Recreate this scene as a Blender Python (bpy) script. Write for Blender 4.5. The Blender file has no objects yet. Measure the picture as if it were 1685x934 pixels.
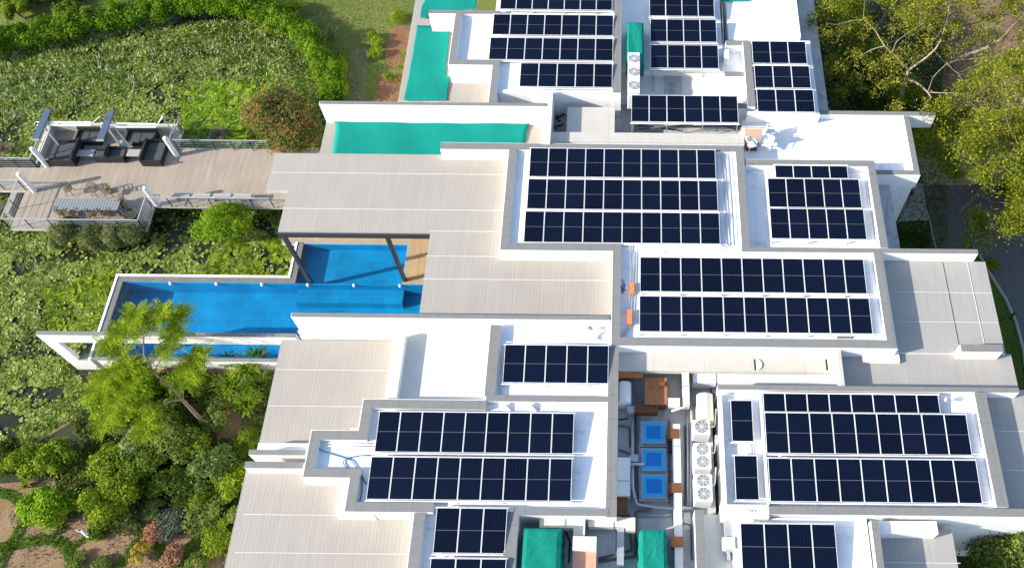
import bpy, bmesh, math, random
import numpy as np
from mathutils import Vector, Matrix
random.seed(7); rng = np.random.default_rng(11)
sc = bpy.context.scene
COL = sc.collection
# ------------------------------------------------------------------ survey
# plan positions were read off the photograph: a photo point plus a known
# height gives a place on the ground plan (metres, x right, y away, z up)
F, CX, CY, PITCH, ROLL, HC = 1500., 1025., 467., math.radians(60), math.radians(.6), 46.
def W(px, py, z=0.):
    u, v = px - CX, py - CY
    c, s = math.cos(ROLL), math.sin(ROLL)
    u, v = u*c + v*s, -u*s + v*c
    d = Vector((u/F, math.cos(PITCH) - v/F*math.sin(PITCH), -math.sin(PITCH) - v/F*math.cos(PITCH)))
    return d*((z - HC)/d.z) + Vector((0, 0, HC))
def rect(x0, y0, x1, y1, z):
    a, b = W(x0, y0, z), W(x1, y1, z)
    return a.x, b.y, b.x, a.y            # xmin, ymin, xmax, ymax
# ------------------------------------------------------------------ materials
MAT = {}
def mat(name, col=(.8, .8, .8), rough=.6, var=0., vscale=3., metal=0., spec=.3, bump=0., bscale=30., stain=None, sscale=.6, samt=.0, coord='Object'):
    m = bpy.data.materials.new(name); m.use_nodes = True; nt = m.node_tree; N = nt.nodes; L = nt.links
    b = N['Principled BSDF']; b.inputs['Roughness'].default_value = rough
    b.inputs['Metallic'].default_value = metal; b.inputs['Specular IOR Level'].default_value = spec
    tc = N.new('ShaderNodeNewGeometry')
    out = None
    rgb = N.new('ShaderNodeRGB'); rgb.outputs[0].default_value = (*col, 1); out = rgb.outputs[0]
    if var > 0:
        n = N.new('ShaderNodeTexNoise'); n.inputs['Scale'].default_value = vscale; n.inputs['Detail'].default_value = 6
        n.inputs['Roughness'].default_value = .65
        L.new(tc.outputs['Position'], n.inputs['Vector'])
        mr = N.new('ShaderNodeMapRange'); mr.inputs[1].default_value = .3; mr.inputs[2].default_value = .7
        mr.inputs[3].default_value = 1 - var; mr.inputs[4].default_value = 1 + var*.5
        L.new(n.outputs[0], mr.inputs[0])
        mx = N.new('ShaderNodeVectorMath'); mx.operation = 'SCALE'
        L.new(out, mx.inputs[0]); L.new(mr.outputs[0], mx.inputs['Scale']); out = mx.outputs[0]
    if stain:
        n = N.new('ShaderNodeTexNoise'); n.inputs['Scale'].default_value = sscale; n.inputs['Detail'].default_value = 8
        n.inputs['Roughness'].default_value = .7
        L.new(tc.outputs['Position'], n.inputs['Vector'])
        mr = N.new('ShaderNodeMapRange'); mr.inputs[1].default_value = .55; mr.inputs[2].default_value = .75
        mr.inputs[3].default_value = 0; mr.inputs[4].default_value = samt
        L.new(n.outputs[0], mr.inputs[0])
        mx = N.new('ShaderNodeMix'); mx.data_type = 'RGBA'; L.new(mr.outputs[0], mx.inputs['Factor'])
        L.new(out, mx.inputs['A']); mx.inputs['B'].default_value = (*stain, 1); out = mx.outputs['Result']
    L.new(out, b.inputs['Base Color'])
    if bump > 0:
        n = N.new('ShaderNodeTexNoise'); n.inputs['Scale'].default_value = bscale; n.inputs['Detail'].default_value = 4
        L.new(tc.outputs['Position'], n.inputs['Vector'])
        bp = N.new('ShaderNodeBump'); bp.inputs['Strength'].default_value = bump; bp.inputs['Distance'].default_value = .05
        L.new(n.outputs[0], bp.inputs['Height']); L.new(bp.outputs[0], b.inputs['Normal'])
    MAT[name] = m
    return m
def mulinto(m, fac, val):
    N, L = m.node_tree.nodes, m.node_tree.links; b = N['Principled BSDF']; src = b.inputs['Base Color'].links[0].from_socket
    mr = N.new('ShaderNodeMapRange'); mr.inputs[3].default_value = 1; mr.inputs[4].default_value = val; L.new(fac, mr.inputs[0])
    vm = N.new('ShaderNodeVectorMath'); vm.operation = 'SCALE'; L.new(src, vm.inputs[0]); L.new(mr.outputs[0], vm.inputs['Scale']); L.new(vm.outputs[0], b.inputs['Base Color'])
def joints(name, per, w, val, axes='XY'):
    m = MAT[name]; N, L = m.node_tree.nodes, m.node_tree.links; g = N.new('ShaderNodeNewGeometry'); sp = N.new('ShaderNodeSeparateXYZ'); L.new(g.outputs['Position'], sp.inputs[0])
    for ax in axes:
        d = N.new('ShaderNodeMath'); d.operation = 'MULTIPLY_ADD'; d.inputs[1].default_value = 1/per; d.inputs[2].default_value = .37; L.new(sp.outputs[ax], d.inputs[0])
        f = N.new('ShaderNodeMath'); f.operation = 'FRACT'; L.new(d.outputs[0], f.inputs[0]); l = N.new('ShaderNodeMath'); l.operation = 'LESS_THAN'; l.inputs[1].default_value = w/per; L.new(f.outputs[0], l.inputs[0]); mulinto(m, l.outputs[0], val)
def drips(name, scale, lo, hi, val):
    m = MAT[name]; N, L = m.node_tree.nodes, m.node_tree.links; g = N.new('ShaderNodeNewGeometry'); mp = N.new('ShaderNodeMapping'); mp.inputs['Scale'].default_value = scale
    n = N.new('ShaderNodeTexNoise'); n.inputs['Scale'].default_value = 1; n.inputs['Detail'].default_value = 6; n.inputs['Roughness'].default_value = .7; L.new(g.outputs['Position'], mp.inputs[0]); L.new(mp.outputs[0], n.inputs['Vector'])
    r = N.new('ShaderNodeMapRange'); r.inputs[1].default_value = lo; r.inputs[2].default_value = hi; L.new(n.outputs[0], r.inputs[0]); mulinto(m, r.outputs[0], val)
def nodes(m): return m.node_tree.nodes, m.node_tree.links, m.node_tree.nodes['Principled BSDF']
mat('white_paint', (.80, .80, .79), .55, var=.05, vscale=1.2, stain=(.55, .52, .46), sscale=.9, samt=.35, bump=.15, bscale=20)
mat('white_roof', (.80, .81, .82), .5, var=.04, vscale=.7, stain=(.52, .50, .46), sscale=.5, samt=.55, bump=.1, bscale=8)
mat('cream_roof', (.66, .63, .57), .6, var=.08, vscale=1.5, stain=(.45, .42, .36), sscale=.5, samt=.5)
mat('grey_roof', (.42, .43, .43), .6, var=.12, vscale=1.2, stain=(.25, .24, .22), sscale=.8, samt=.6)
mat('grey_cap', (.20, .20, .193), .55, var=.08, vscale=2.5, stain=(.2, .2, .19), sscale=1.2, samt=.4)
mat('cream_slab', (.50, .47, .42), .7, var=.08, vscale=2, stain=(.36, .33, .28), sscale=.8, samt=.4)
mat('teal_net', (.006, .23, .185), .75, var=.10, vscale=.8, bump=.25, bscale=2.5, spec=.1)
mat('teal_tarp', (.006, .20, .15), .7, var=.10, vscale=2, bump=.3, bscale=3, spec=.1)
mat('silver', (.80, .80, .81), .45)
mat('seam_paint', (.60, .57, .52), .6)
mat('white_metal', (.75, .75, .75), .4, var=.05)
mat('galvanised', (.45, .47, .49), .45, var=.15, vscale=4, metal=.4)
mat('dark_metal', (.035, .038, .042), .45)
mat('blue_beam', (.075, .11, .16), .5, var=.1)
mat('black_rubber', (.015, .015, .017), .6)
mat('rust', (.17, .07, .03), .8, var=.3, vscale=5, stain=(.10, .035, .015), sscale=3, samt=.9)
mat('rust_orange', (.40, .15, .065), .8, var=.25, vscale=4, stain=(.25, .08, .03), sscale=2.5, samt=.9)
mat('salmon', (.70, .33, .22), .7, var=.08)
mat('orange_box', (.75, .22, .06), .6)
mat('cream_duct', (.62, .58, .50), .5, var=.08, vscale=2, stain=(.4, .33, .25), sscale=2, samt=.5)
mat('dark_grille', (.03, .03, .03), .6)
mat('mirror_glass', (.01, .17, .52), .15, spec=.4)
mat('skylight_rim', (.03, .36, .66), .5)
mat('blue_cable', (.02, .14, .30), .5)
mat('concrete', (.30, .285, .26), .85, var=.15, vscale=2)
mat('asphalt', (.10, .10, .10), .9, var=.2, vscale=3, bump=.3, bscale=60)
mat('paving', (.34, .25, .17), .9, var=.25, vscale=2, stain=(.42, .16, .06), sscale=.8, samt=.8)
mat('wicker', (.018, .018, .018), .7)
mat('cushion', (.34, .33, .31), .9, var=.05)
mat('table_top', (.20, .22, .23), .5)
mat('tan_wicker', (.16, .11, .07), .8, var=.2, vscale=20)
mat('bark', (.20, .155, .115), .9, var=.35, vscale=6)
mat('pale_bark', (.25, .195, .145), .9, var=.3, vscale=6)
mat('dry_branch', (.24, .185, .135), .9, var=.3, vscale=6)
mat('stone_white', (.7, .69, .66), .7)
mat('window_glass', (.02, .03, .035), .08, spec=.8)
mat('wall_shade', (.70, .70, .70), .7, var=.05)
joints('grey_cap', 1.22, .014, .55); joints('white_roof', 1.9, .03, .86); drips('white_paint', (5, 5, .5), .58, .72, .72); drips('white_roof', (.45, .9, 1), .60, .70, .74); drips('grey_cap', (3, 3, 3), .58, .7, .75)
drips('grey_roof', (1.3, .5, 1), .52, .66, .6); joints('cream_slab', 2.4, .02, .7, 'X')
# corrugated sheet with fine ribs along Y
def ribbed(name, ca, cb, pitch, gap=0., rough=.6, lap=1.36, bump=.05):
    m = mat(name, ca, rough); N, L, b = nodes(m)
    g = N.new('ShaderNodeNewGeometry'); sp = N.new('ShaderNodeSeparateXYZ'); L.new(g.outputs['Position'], sp.inputs[0])
    w = N.new('ShaderNodeMath'); w.operation = 'MULTIPLY'; w.inputs[1].default_value = 2*math.pi/pitch; L.new(sp.outputs[0], w.inputs[0])
    s = N.new('ShaderNodeMath'); s.operation = 'SINE'; L.new(w.outputs[0], s.inputs[0])
    n = N.new('ShaderNodeTexNoise'); n.inputs['Scale'].default_value = 1.1; n.inputs['Detail'].default_value = 7
    mp = N.new('ShaderNodeMapping'); mp.inputs['Scale'].default_value = (7, .35, 1); L.new(g.outputs['Position'], mp.inputs[0]); L.new(mp.outputs[0], n.inputs['Vector'])
    n2 = N.new('ShaderNodeTexNoise'); n2.inputs['Scale'].default_value = .7; n2.inputs['Detail'].default_value = 8; L.new(g.outputs['Position'], n2.inputs['Vector'])
    a1 = N.new('ShaderNodeMath'); a1.operation = 'MULTIPLY_ADD'; L.new(s.outputs[0], a1.inputs[0]); a1.inputs[1].default_value = .055; a1.inputs[2].default_value = .0
    a2 = N.new('ShaderNodeMath'); a2.operation = 'MULTIPLY_ADD'; L.new(n.outputs[0], a2.inputs[0]); a2.inputs[1].default_value = 1.2; L.new(a1.outputs[0], a2.inputs[2])
    a3 = N.new('ShaderNodeMath'); a3.operation = 'MULTIPLY_ADD'; L.new(n2.outputs[0], a3.inputs[0]); a3.inputs[1].default_value = .9; L.new(a2.outputs[0], a3.inputs[2])
    mr = N.new('ShaderNodeMapRange'); mr.inputs[1].default_value = .65; mr.inputs[2].default_value = 1.45; L.new(a3.outputs[0], mr.inputs[0])
    # sheet laps running along Y
    mo = N.new('ShaderNodeMath'); mo.operation = 'FRACT'
    dv = N.new('ShaderNodeMath'); dv.operation = 'DIVIDE'; dv.inputs[1].default_value = lap; L.new(sp.outputs[0], dv.inputs[0]); L.new(dv.outputs[0], mo.inputs[0])
    lt = N.new('ShaderNodeMath'); lt.operation = 'LESS_THAN'; lt.inputs[1].default_value = .022; L.new(mo.outputs[0], lt.inputs[0])
    mx = N.new('ShaderNodeMix'); mx.data_type = 'RGBA'; L.new(mr.outputs[0], mx.inputs['Factor'])
    mx.inputs['A'].default_value = (*cb, 1); mx.inputs['B'].default_value = (*ca, 1)
    m2 = N.new('ShaderNodeMix'); m2.data_type = 'RGBA'; L.new(lt.outputs[0], m2.inputs['Factor']); L.new(mx.outputs['Result'], m2.inputs['A'])
    m2.inputs['B'].default_value = (ca[0]*1.03, ca[1]*1.03, ca[2]*1.03, 1)
    L.new(m2.outputs['Result'], b.inputs['Base Color'])
    bp = N.new('ShaderNodeBump'); bp.inputs['Strength'].default_value = bump; bp.inputs['Distance'].default_value = .02
    L.new(s.outputs[0], bp.inputs['Height']); L.new(bp.outputs[0], b.inputs['Normal'])
    return m
ribbed('deck_sheet', (.365, .335, .297), (.325, .295, .26), .17)
ribbed('deck_sheet_grey', (.355, .34, .32), (.305, .292, .275), .15)
ribbed('wood_deck', (.37, .315, .255), (.25, .205, .16), .145, lap=.29)
ribbed('wood_deck_warm', (.44, .32, .19), (.32, .22, .12), .145, lap=.29)
# solar cells
def solar():
    m = mat('solar_cells', (.006, .011, .04), .15, spec=.17); N, L, b = nodes(m)
    uv = N.new('ShaderNodeTexCoord'); sp = N.new('ShaderNodeSeparateXYZ'); L.new(uv.outputs['UV'], sp.inputs[0])
    def line(src, n, w):
        a = N.new('ShaderNodeMath'); a.operation = 'MULTIPLY'; a.inputs[1].default_value = n; L.new(src, a.inputs[0])
        f = N.new('ShaderNodeMath'); f.operation = 'PINGPONG'; f.inputs[1].default_value = .5; L.new(a.outputs[0], f.inputs[0])
        l = N.new('ShaderNodeMath'); l.operation = 'LESS_THAN'; l.inputs[1].default_value = w; L.new(f.outputs[0], l.inputs[0]); return l.outputs[0]
    gx = line(sp.outputs[0], 6, .055); gy = line(sp.outputs[1], 20, .10)
    mxx = N.new('ShaderNodeMath'); mxx.operation = 'MAXIMUM'; L.new(gx, mxx.inputs[0]); L.new(gy, mxx.inputs[1])
    oi = N.new('ShaderNodeObjectInfo')
    c1 = N.new('ShaderNodeMix'); c1.data_type = 'RGBA'; c1.inputs['A'].default_value = (.0010, .0030, .009, 1); c1.inputs['B'].default_value = (.0028, .0062, .018, 1)  # per-panel tint range stands in for uneven sky reflection
    L.new(oi.outputs['Random'], c1.inputs['Factor'])
    c2 = N.new('ShaderNodeMix'); c2.data_type = 'RGBA'; L.new(mxx.outputs[0], c2.inputs['Factor']); L.new(c1.outputs['Result'], c2.inputs['A']); c2.inputs['B'].default_value = (.006, .010, .030, 1)
    s5 = N.new('ShaderNodeMath'); s5.operation = 'SUBTRACT'; s5.inputs[1].default_value = .5; L.new(sp.outputs[1], s5.inputs[0])
    ab = N.new('ShaderNodeMath'); ab.operation = 'ABSOLUTE'; L.new(s5.outputs[0], ab.inputs[0])
    lt = N.new('ShaderNodeMath'); lt.operation = 'LESS_THAN'; lt.inputs[1].default_value = .0062; L.new(ab.outputs[0], lt.inputs[0])
    c3 = N.new('ShaderNodeMix'); c3.data_type = 'RGBA'; L.new(lt.outputs[0], c3.inputs['Factor']); L.new(c2.outputs['Result'], c3.inputs['A']); c3.inputs['B'].default_value = (.11, .12, .13, 1)
    L.new(c3.outputs['Result'], b.inputs['Base Color'])
solar()
# leaves: colour differs from leaf to leaf
def leafmat(name, cols, trans=.35):
    m = bpy.data.materials.new(name); m.use_nodes = True; N = m.node_tree.nodes; L = m.node_tree.links; b = N['Principled BSDF']
    b.inputs['Roughness'].default_value = .75; b.inputs['Specular IOR Level'].default_value = .08
    g = N.new('ShaderNodeNewGeometry'); r = N.new('ShaderNodeValToRGB'); r.color_ramp.interpolation = 'LINEAR'
    els = r.color_ramp.elements
    els[0].position = 0; els[0].color = (*cols[0], 1); els[-1].position = 1; els[-1].color = (*cols[-1], 1)
    for i, c in enumerate(cols[1:-1]): e = els.new((i+1)/(len(cols)-1)); e.color = (*c, 1)
    n = N.new('ShaderNodeTexNoise'); n.inputs['Scale'].default_value = 1.3; n.inputs['Detail'].default_value = 3; L.new(g.outputs['Position'], n.inputs['Vector'])
    a = N.new('ShaderNodeMath'); a.operation = 'MULTIPLY_ADD'; L.new(n.outputs[0], a.inputs[0]); a.inputs[1].default_value = 1.6; a.inputs[2].default_value = -.8
    a2 = N.new('ShaderNodeMath'); a2.operation = 'ADD'; a2.use_clamp = True; L.new(a.outputs[0], a2.inputs[0]); L.new(g.outputs['Random Per Island'], a2.inputs[1])
    L.new(a2.outputs[0], r.inputs[0]); L.new(r.outputs[0], b.inputs['Base Color'])
    t = N.new('ShaderNodeBsdfTranslucent'); L.new(r.outputs[0], t.inputs[0])
    mx = N.new('ShaderNodeMixShader'); mx.inputs[0].default_value = trans; L.new(b.outputs[0], mx.inputs[1]); L.new(t.outputs[0], mx.inputs[2])
    L.new(mx.outputs[0], N['Material Output'].inputs[0]); MAT[name] = m
leafmat('leaf_bright', [(0.075, 0.123, 0.008), (0.149, 0.231, 0.013), (0.297, 0.376, 0.026)])
leafmat('leaf_mid', [(0.055, 0.097, 0.009), (0.111, 0.178, 0.014), (0.198, 0.275, 0.023)])
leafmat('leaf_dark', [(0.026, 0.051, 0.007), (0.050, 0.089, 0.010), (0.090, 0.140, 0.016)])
leafmat('leaf_lime', [(0.081, 0.172, 0.009), (0.184, 0.322, 0.014), (0.299, 0.414, 0.023)])
leafmat('leaf_feather', [(.12, .20, .008), (.25, .36, .014), (.42, .48, .035)], .45)
leafmat('leaf_acacia', [(.09, .095, .014), (.20, .205, .02), (.35, .34, .04)], .4)
leafmat('leaf_acacia_green', [(.08, .11, .012), (.18, .22, .018), (.34, .36, .035)], .4)
leafmat('leaf_olive', [(0.068, 0.097, 0.019), (0.138, 0.196, 0.037), (0.234, 0.284, 0.062)])
leafmat('leaf_reddish', [(.05, .075, .015), (.11, .145, .03), (.19, .205, .05), (.40, .15, .07)])
leafmat('leaf_coral', [(0.125, 0.088, 0.037), (0.350, 0.175, 0.112), (0.500, 0.250, 0.175)])
leafmat('leaf_silver', [(.05, .07, .04), (.11, .14, .10), (.18, .20, .16)])
leafmat('leaf_gold', [(0.200, 0.150, 0.025), (0.375, 0.275, 0.037), (0.450, 0.375, 0.075)])
leafmat('leaf_variegated', [(0.063, 0.117, 0.018), (0.180, 0.252, 0.054), (0.405, 0.450, 0.198)])
leafmat('leaf_blue', [(.04, .075, .015), (.09, .15, .028), (.17, .24, .07)])
leafmat('leaf_yellow', [(0.132, 0.198, 0.011), (0.308, 0.330, 0.011), (0.550, 0.462, 0.022)])
leafmat('pad_green', [(.05, .075, .012), (.125, .17, .026), (.205, .265, .045), (.29, .34, .10)], .1)
leafmat('blade_green', [(.06, .10, .012), (.15, .215, .026), (.28, .36, .07), (.55, .60, .38)], .2)
leafmat('grass_blade', [(0.062, 0.112, 0.013), (0.112, 0.188, 0.019), (0.175, 0.250, 0.037)], .2)
leafmat('dry_grass', [(0.128, 0.112, 0.072), (0.208, 0.176, 0.120), (0.272, 0.240, 0.176)], .2)
# ground surfaces
def patchy(name, a, b_, c, s1, s2, rough=.95, bump=.5, bs=14, lo=.4, hi=.6):
    m = mat(name, a, rough); N, L, b = nodes(m)
    g = N.new('ShaderNodeNewGeometry')
    n1 = N.new('ShaderNodeTexNoise'); n1.inputs['Scale'].default_value = s1; n1.inputs['Detail'].default_value = 9; n1.inputs['Roughness'].default_value = .7
    n2 = N.new('ShaderNodeTexNoise'); n2.inputs['Scale'].default_value = s2; n2.inputs['Detail'].default_value = 6; n2.inputs['Roughness'].default_value = .75
    for n in (n1, n2): L.new(g.outputs['Position'], n.inputs['Vector'])
    r1 = N.new('ShaderNodeMapRange'); r1.inputs[1].default_value = lo; r1.inputs[2].default_value = hi; L.new(n1.outputs[0], r1.inputs[0])
    r2 = N.new('ShaderNodeMapRange'); r2.inputs[1].default_value = .35; r2.inputs[2].default_value = .65; L.new(n2.outputs[0], r2.inputs[0])
    m1 = N.new('ShaderNodeMix'); m1.data_type = 'RGBA'; L.new(r1.outputs[0], m1.inputs['Factor']); m1.inputs['A'].default_value = (*a, 1); m1.inputs['B'].default_value = (*b_, 1)
    m2 = N.new('ShaderNodeMix'); m2.data_type = 'RGBA'; L.new(r2.outputs[0], m2.inputs['Factor']); L.new(m1.outputs['Result'], m2.inputs['A']); m2.inputs['B'].default_value = (*c, 1)
    f = N.new('ShaderNodeMath'); f.operation = 'MULTIPLY'; f.inputs[1].default_value = .5; L.new(r2.outputs[0], f.inputs[0]); L.new(f.outputs[0], m2.inputs['Factor'])
    L.new(m2.outputs['Result'], b.inputs['Base Color'])
    bp = N.new('ShaderNodeBump'); bp.inputs['Strength'].default_value = bump; bp.inputs['Distance'].default_value = .08
    n3 = N.new('ShaderNodeTexNoise'); n3.inputs['Scale'].default_value = bs; n3.inputs['Detail'].default_value = 5; L.new(g.outputs['Position'], n3.inputs['Vector'])
    L.new(n3.outputs[0], bp.inputs['Height']); L.new(bp.outputs[0], b.inputs['Normal'])
    return m
patchy('soil', (.23, .15, .08), (.30, .205, .115), (.13, .085, .045), .5, 5)
patchy('earth_dry', (.15, .12, .08), (.30, .19, .11), (.10, .08, .05), .35, 3)
patchy('red_soil', (.20, .09, .045), (.27, .14, .08), (.10, .05, .028), 2, 9, bump=1)
patchy('turf', (.13, .17, .035), (.20, .19, .055), (.09, .13, .02), .25, 14)
patchy('lush_turf', (.05, .11, .012), (.09, .15, .02), (.03, .07, .01), .6, 12)
patchy('dark_soil', (.035, .04, .02), (.05, .07, .025), (.02, .02, .015), .6, 4)
w = patchy('pond', (.012, .016, .008), (.15, .16, .03), (.05, .045, .02), .16, 1.5, rough=.25, bump=.05, bs=3, lo=.52, hi=.60)
# pool tile + clear water sheet
def pooltile():
    m = mat('pool_tile', (.01, .17, .42), .5); N, L, b = nodes(m)
    g = N.new('ShaderNodeNewGeometry'); bk = N.new('ShaderNodeTexBrick')
    bk.inputs['Color1'].default_value = (.004, .195, .41, 1); bk.inputs['Color2'].default_value = (.006, .245, .48, 1); bk.inputs['Mortar'].default_value = (.02, .30, .50, 1)
    bk.inputs['Scale'].default_value = 1.; bk.inputs['Mortar Size'].default_value = .01; bk.inputs['Brick Width'].default_value = .9; bk.inputs['Row Height'].default_value = .6
    L.new(g.outputs['Position'], bk.inputs['Vector'])
    n = N.new('ShaderNodeTexNoise'); n.inputs['Scale'].default_value = .5; n.inputs['Detail'].default_value = 5; L.new(g.outputs['Position'], n.inputs['Vector'])
    mr = N.new('ShaderNodeMapRange'); mr.inputs[1].default_value = .3; mr.inputs[2].default_value = .7; mr.inputs[3].default_value = .8; mr.inputs[4].default_value = 1.15; L.new(n.outputs[0], mr.inputs[0])
    vm = N.new('ShaderNodeVectorMath'); vm.operation = 'SCALE'; L.new(bk.outputs[0], vm.inputs[0]); L.new(mr.outputs[0], vm.inputs['Scale']); L.new(vm.outputs[0], b.inputs['Base Color'])
pooltile()
def watermat():
    m = bpy.data.materials.new('pool_water'); m.use_nodes = True; N = m.node_tree.nodes; L = m.node_tree.links
    for n in list(N):
        if n.type != 'OUTPUT_MATERIAL': N.remove(n)
    o = N['Material Output']; t = N.new('ShaderNodeBsdfTransparent'); t.inputs[0].default_value = (.55, .92, .98, 1)
    gl = N.new('ShaderNodeBsdfGlossy'); gl.inputs['Roughness'].default_value = .05
    fr = N.new('ShaderNodeFresnel'); fr.inputs[0].default_value = 1.33
    g = N.new('ShaderNodeNewGeometry'); n = N.new('ShaderNodeTexNoise'); n.inputs['Scale'].default_value = 2.5; n.inputs['Detail'].default_value = 4
    L.new(g.outputs['Position'], n.inputs['Vector']); bp = N.new('ShaderNodeBump'); bp.inputs['Strength'].default_value = .25; bp.inputs['Distance'].default_value = .05
    L.new(n.outputs[0], bp.inputs['Height']); L.new(bp.outputs[0], gl.inputs['Normal']); L.new(bp.outputs[0], fr.inputs['Normal'])
    mx = N.new('ShaderNodeMixShader'); L.new(fr.outputs[0], mx.inputs[0]); L.new(t.outputs[0], mx.inputs[1]); L.new(gl.outputs[0], mx.inputs[2]); L.new(mx.outputs[0], o.inputs[0])
    MAT['pool_water'] = m
watermat()
# ------------------------------------------------------------------ mesh helpers
class MB:
    def __init__(s): s.v = []; s.f = []; s.m = []; s.cur = 0; s.uv = None
    def face(s, idx): s.f.append(idx); s.m.append(s.cur)
    def box(s, x0, y0, z0, x1, y1, z1):
        if x0 > x1: x0, x1 = x1, x0
        if y0 > y1: y0, y1 = y1, y0
        if z0 > z1: z0, z1 = z1, z0
        b = len(s.v); s.v += [(x0, y0, z0), (x1, y0, z0), (x1, y1, z0), (x0, y1, z0), (x0, y0, z1), (x1, y0, z1), (x1, y1, z1), (x0, y1, z1)]
        for q in ((0, 3, 2, 1), (4, 5, 6, 7), (0, 1, 5, 4), (1, 2, 6, 5), (2, 3, 7, 6), (3, 0, 4, 7)): s.face(tuple(b + i for i in q))
        return s
    def prism(s, poly, z0, z1):
        n = len(poly); b = len(s.v)
        a = sum(poly[i][0]*poly[(i+1) % n][1] - poly[(i+1) % n][0]*poly[i][1] for i in range(n))
        if a < 0: poly = poly[::-1]
        s.v += [(p[0], p[1], z0) for p in poly] + [(p[0], p[1], z1) for p in poly]
        s.face(tuple(b + i for i in range(n))[::-1]); s.face(tuple(b + n + i for i in range(n)))
        for i in range(n): j = (i+1) % n; s.face((b+i, b+j, b+n+j, b+n+i))
        return s
    def tube(s, pts, r, n=8, cap=True):
        pts = [Vector(p) for p in pts]; rs = r if isinstance(r, (list, tuple)) else [r]*len(pts)
        b0 = len(s.v); prev = None
        for i, p in enumerate(pts):
            d = (pts[min(i+1, len(pts)-1)] - pts[max(i-1, 0)]).normalized()
            if prev is None:
                u = d.orthogonal().normalized()
            else:
                u = (prev - d*prev.dot(d)); u = u.normalized() if u.length > 1e-5 else d.orthogonal().normalized()
            prev = u; w = d.cross(u)
            for k in range(n):
                a = 2*math.pi*k/n; s.v.append(tuple(p + (u*math.cos(a) + w*math.sin(a))*rs[i]))
        for i in range(len(pts)-1):
            for k in range(n):
                k2 = (k+1) % n; a = b0 + i*n; s.face((a+k, a+k2, a+n+k2, a+n+k))
        if cap:
            s.face(tuple(b0 + k for k in range(n))[::-1]); s.face(tuple(b0 + (len(pts)-1)*n + k for k in range(n)))
        return s
    def beam(s, a, b, w, h):        # rectangular bar a->b
        a, b = Vector(a), Vector(b); d = (b - a).normalized()
        up = Vector((0, 0, 1)) if abs(d.z) < .9 else Vector((0, 1, 0))
        u = d.cross(up).normalized()*w/2; v = u.cross(d).normalized()*h/2; k = len(s.v)
        for p in (a, b): s.v += [tuple(p-u-v), tuple(p+u-v), tuple(p+u+v), tuple(p-u+v)]
        for q in ((0, 3, 2, 1), (4, 5, 6, 7), (0, 1, 5, 4), (1, 2, 6, 5), (2, 3, 7, 6), (3, 0, 4, 7)): s.face(tuple(k + i for i in q))
        return s
    def cyl(s, x, y, z0, z1, r, r2=None, n=20): return s.tube([(x, y, z0), (x, y, z1)], [r, r if r2 is None else r2], n)
    def build(s, name, mats, parent=None, smooth=False):
        me = bpy.data.meshes.new(name); me.from_pydata(s.v, [], s.f); me.update()
        if not isinstance(mats, (list, tuple)): mats = [mats]
        for m in mats: me.materials.append(MAT[m])
        if len(mats) > 1: me.polygons.foreach_set('material_index', s.m)
        bm = bmesh.new(); bm.from_mesh(me); bmesh.ops.recalc_face_normals(bm, faces=bm.faces); bm.to_mesh(me); bm.free()
        if smooth: me.polygons.foreach_set('use_smooth', [True]*len(me.polygons))
        o = bpy.data.objects.new(name, me); COL.objects.link(o)
        if parent: link_parent(o, parent)
        return o
def link_parent(o, parent):
    o.parent = parent; o.matrix_parent_inverse = PM(parent).inverted()
def PM(o):
    m = Matrix.LocRotScale(o.location, o.rotation_euler, o.scale)
    if o.parent: m = PM(o.parent) @ o.matrix_parent_inverse @ m
    return m
def tag(o, label=None, cat=None, group=None, kind=None):
    if label: o['label'] = label
    if cat: o['category'] = cat
    if group: o['group'] = group
    if kind: o['kind'] = kind
    return o
def empty(name, loc, label=None, cat=None, group=None):
    o = bpy.data.objects.new(name, None); COL.objects.link(o); o.location = loc; o.empty_display_size = .3
    return tag(o, label, cat, group)
def struct(o): o['kind'] = 'structure'; return o
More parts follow.
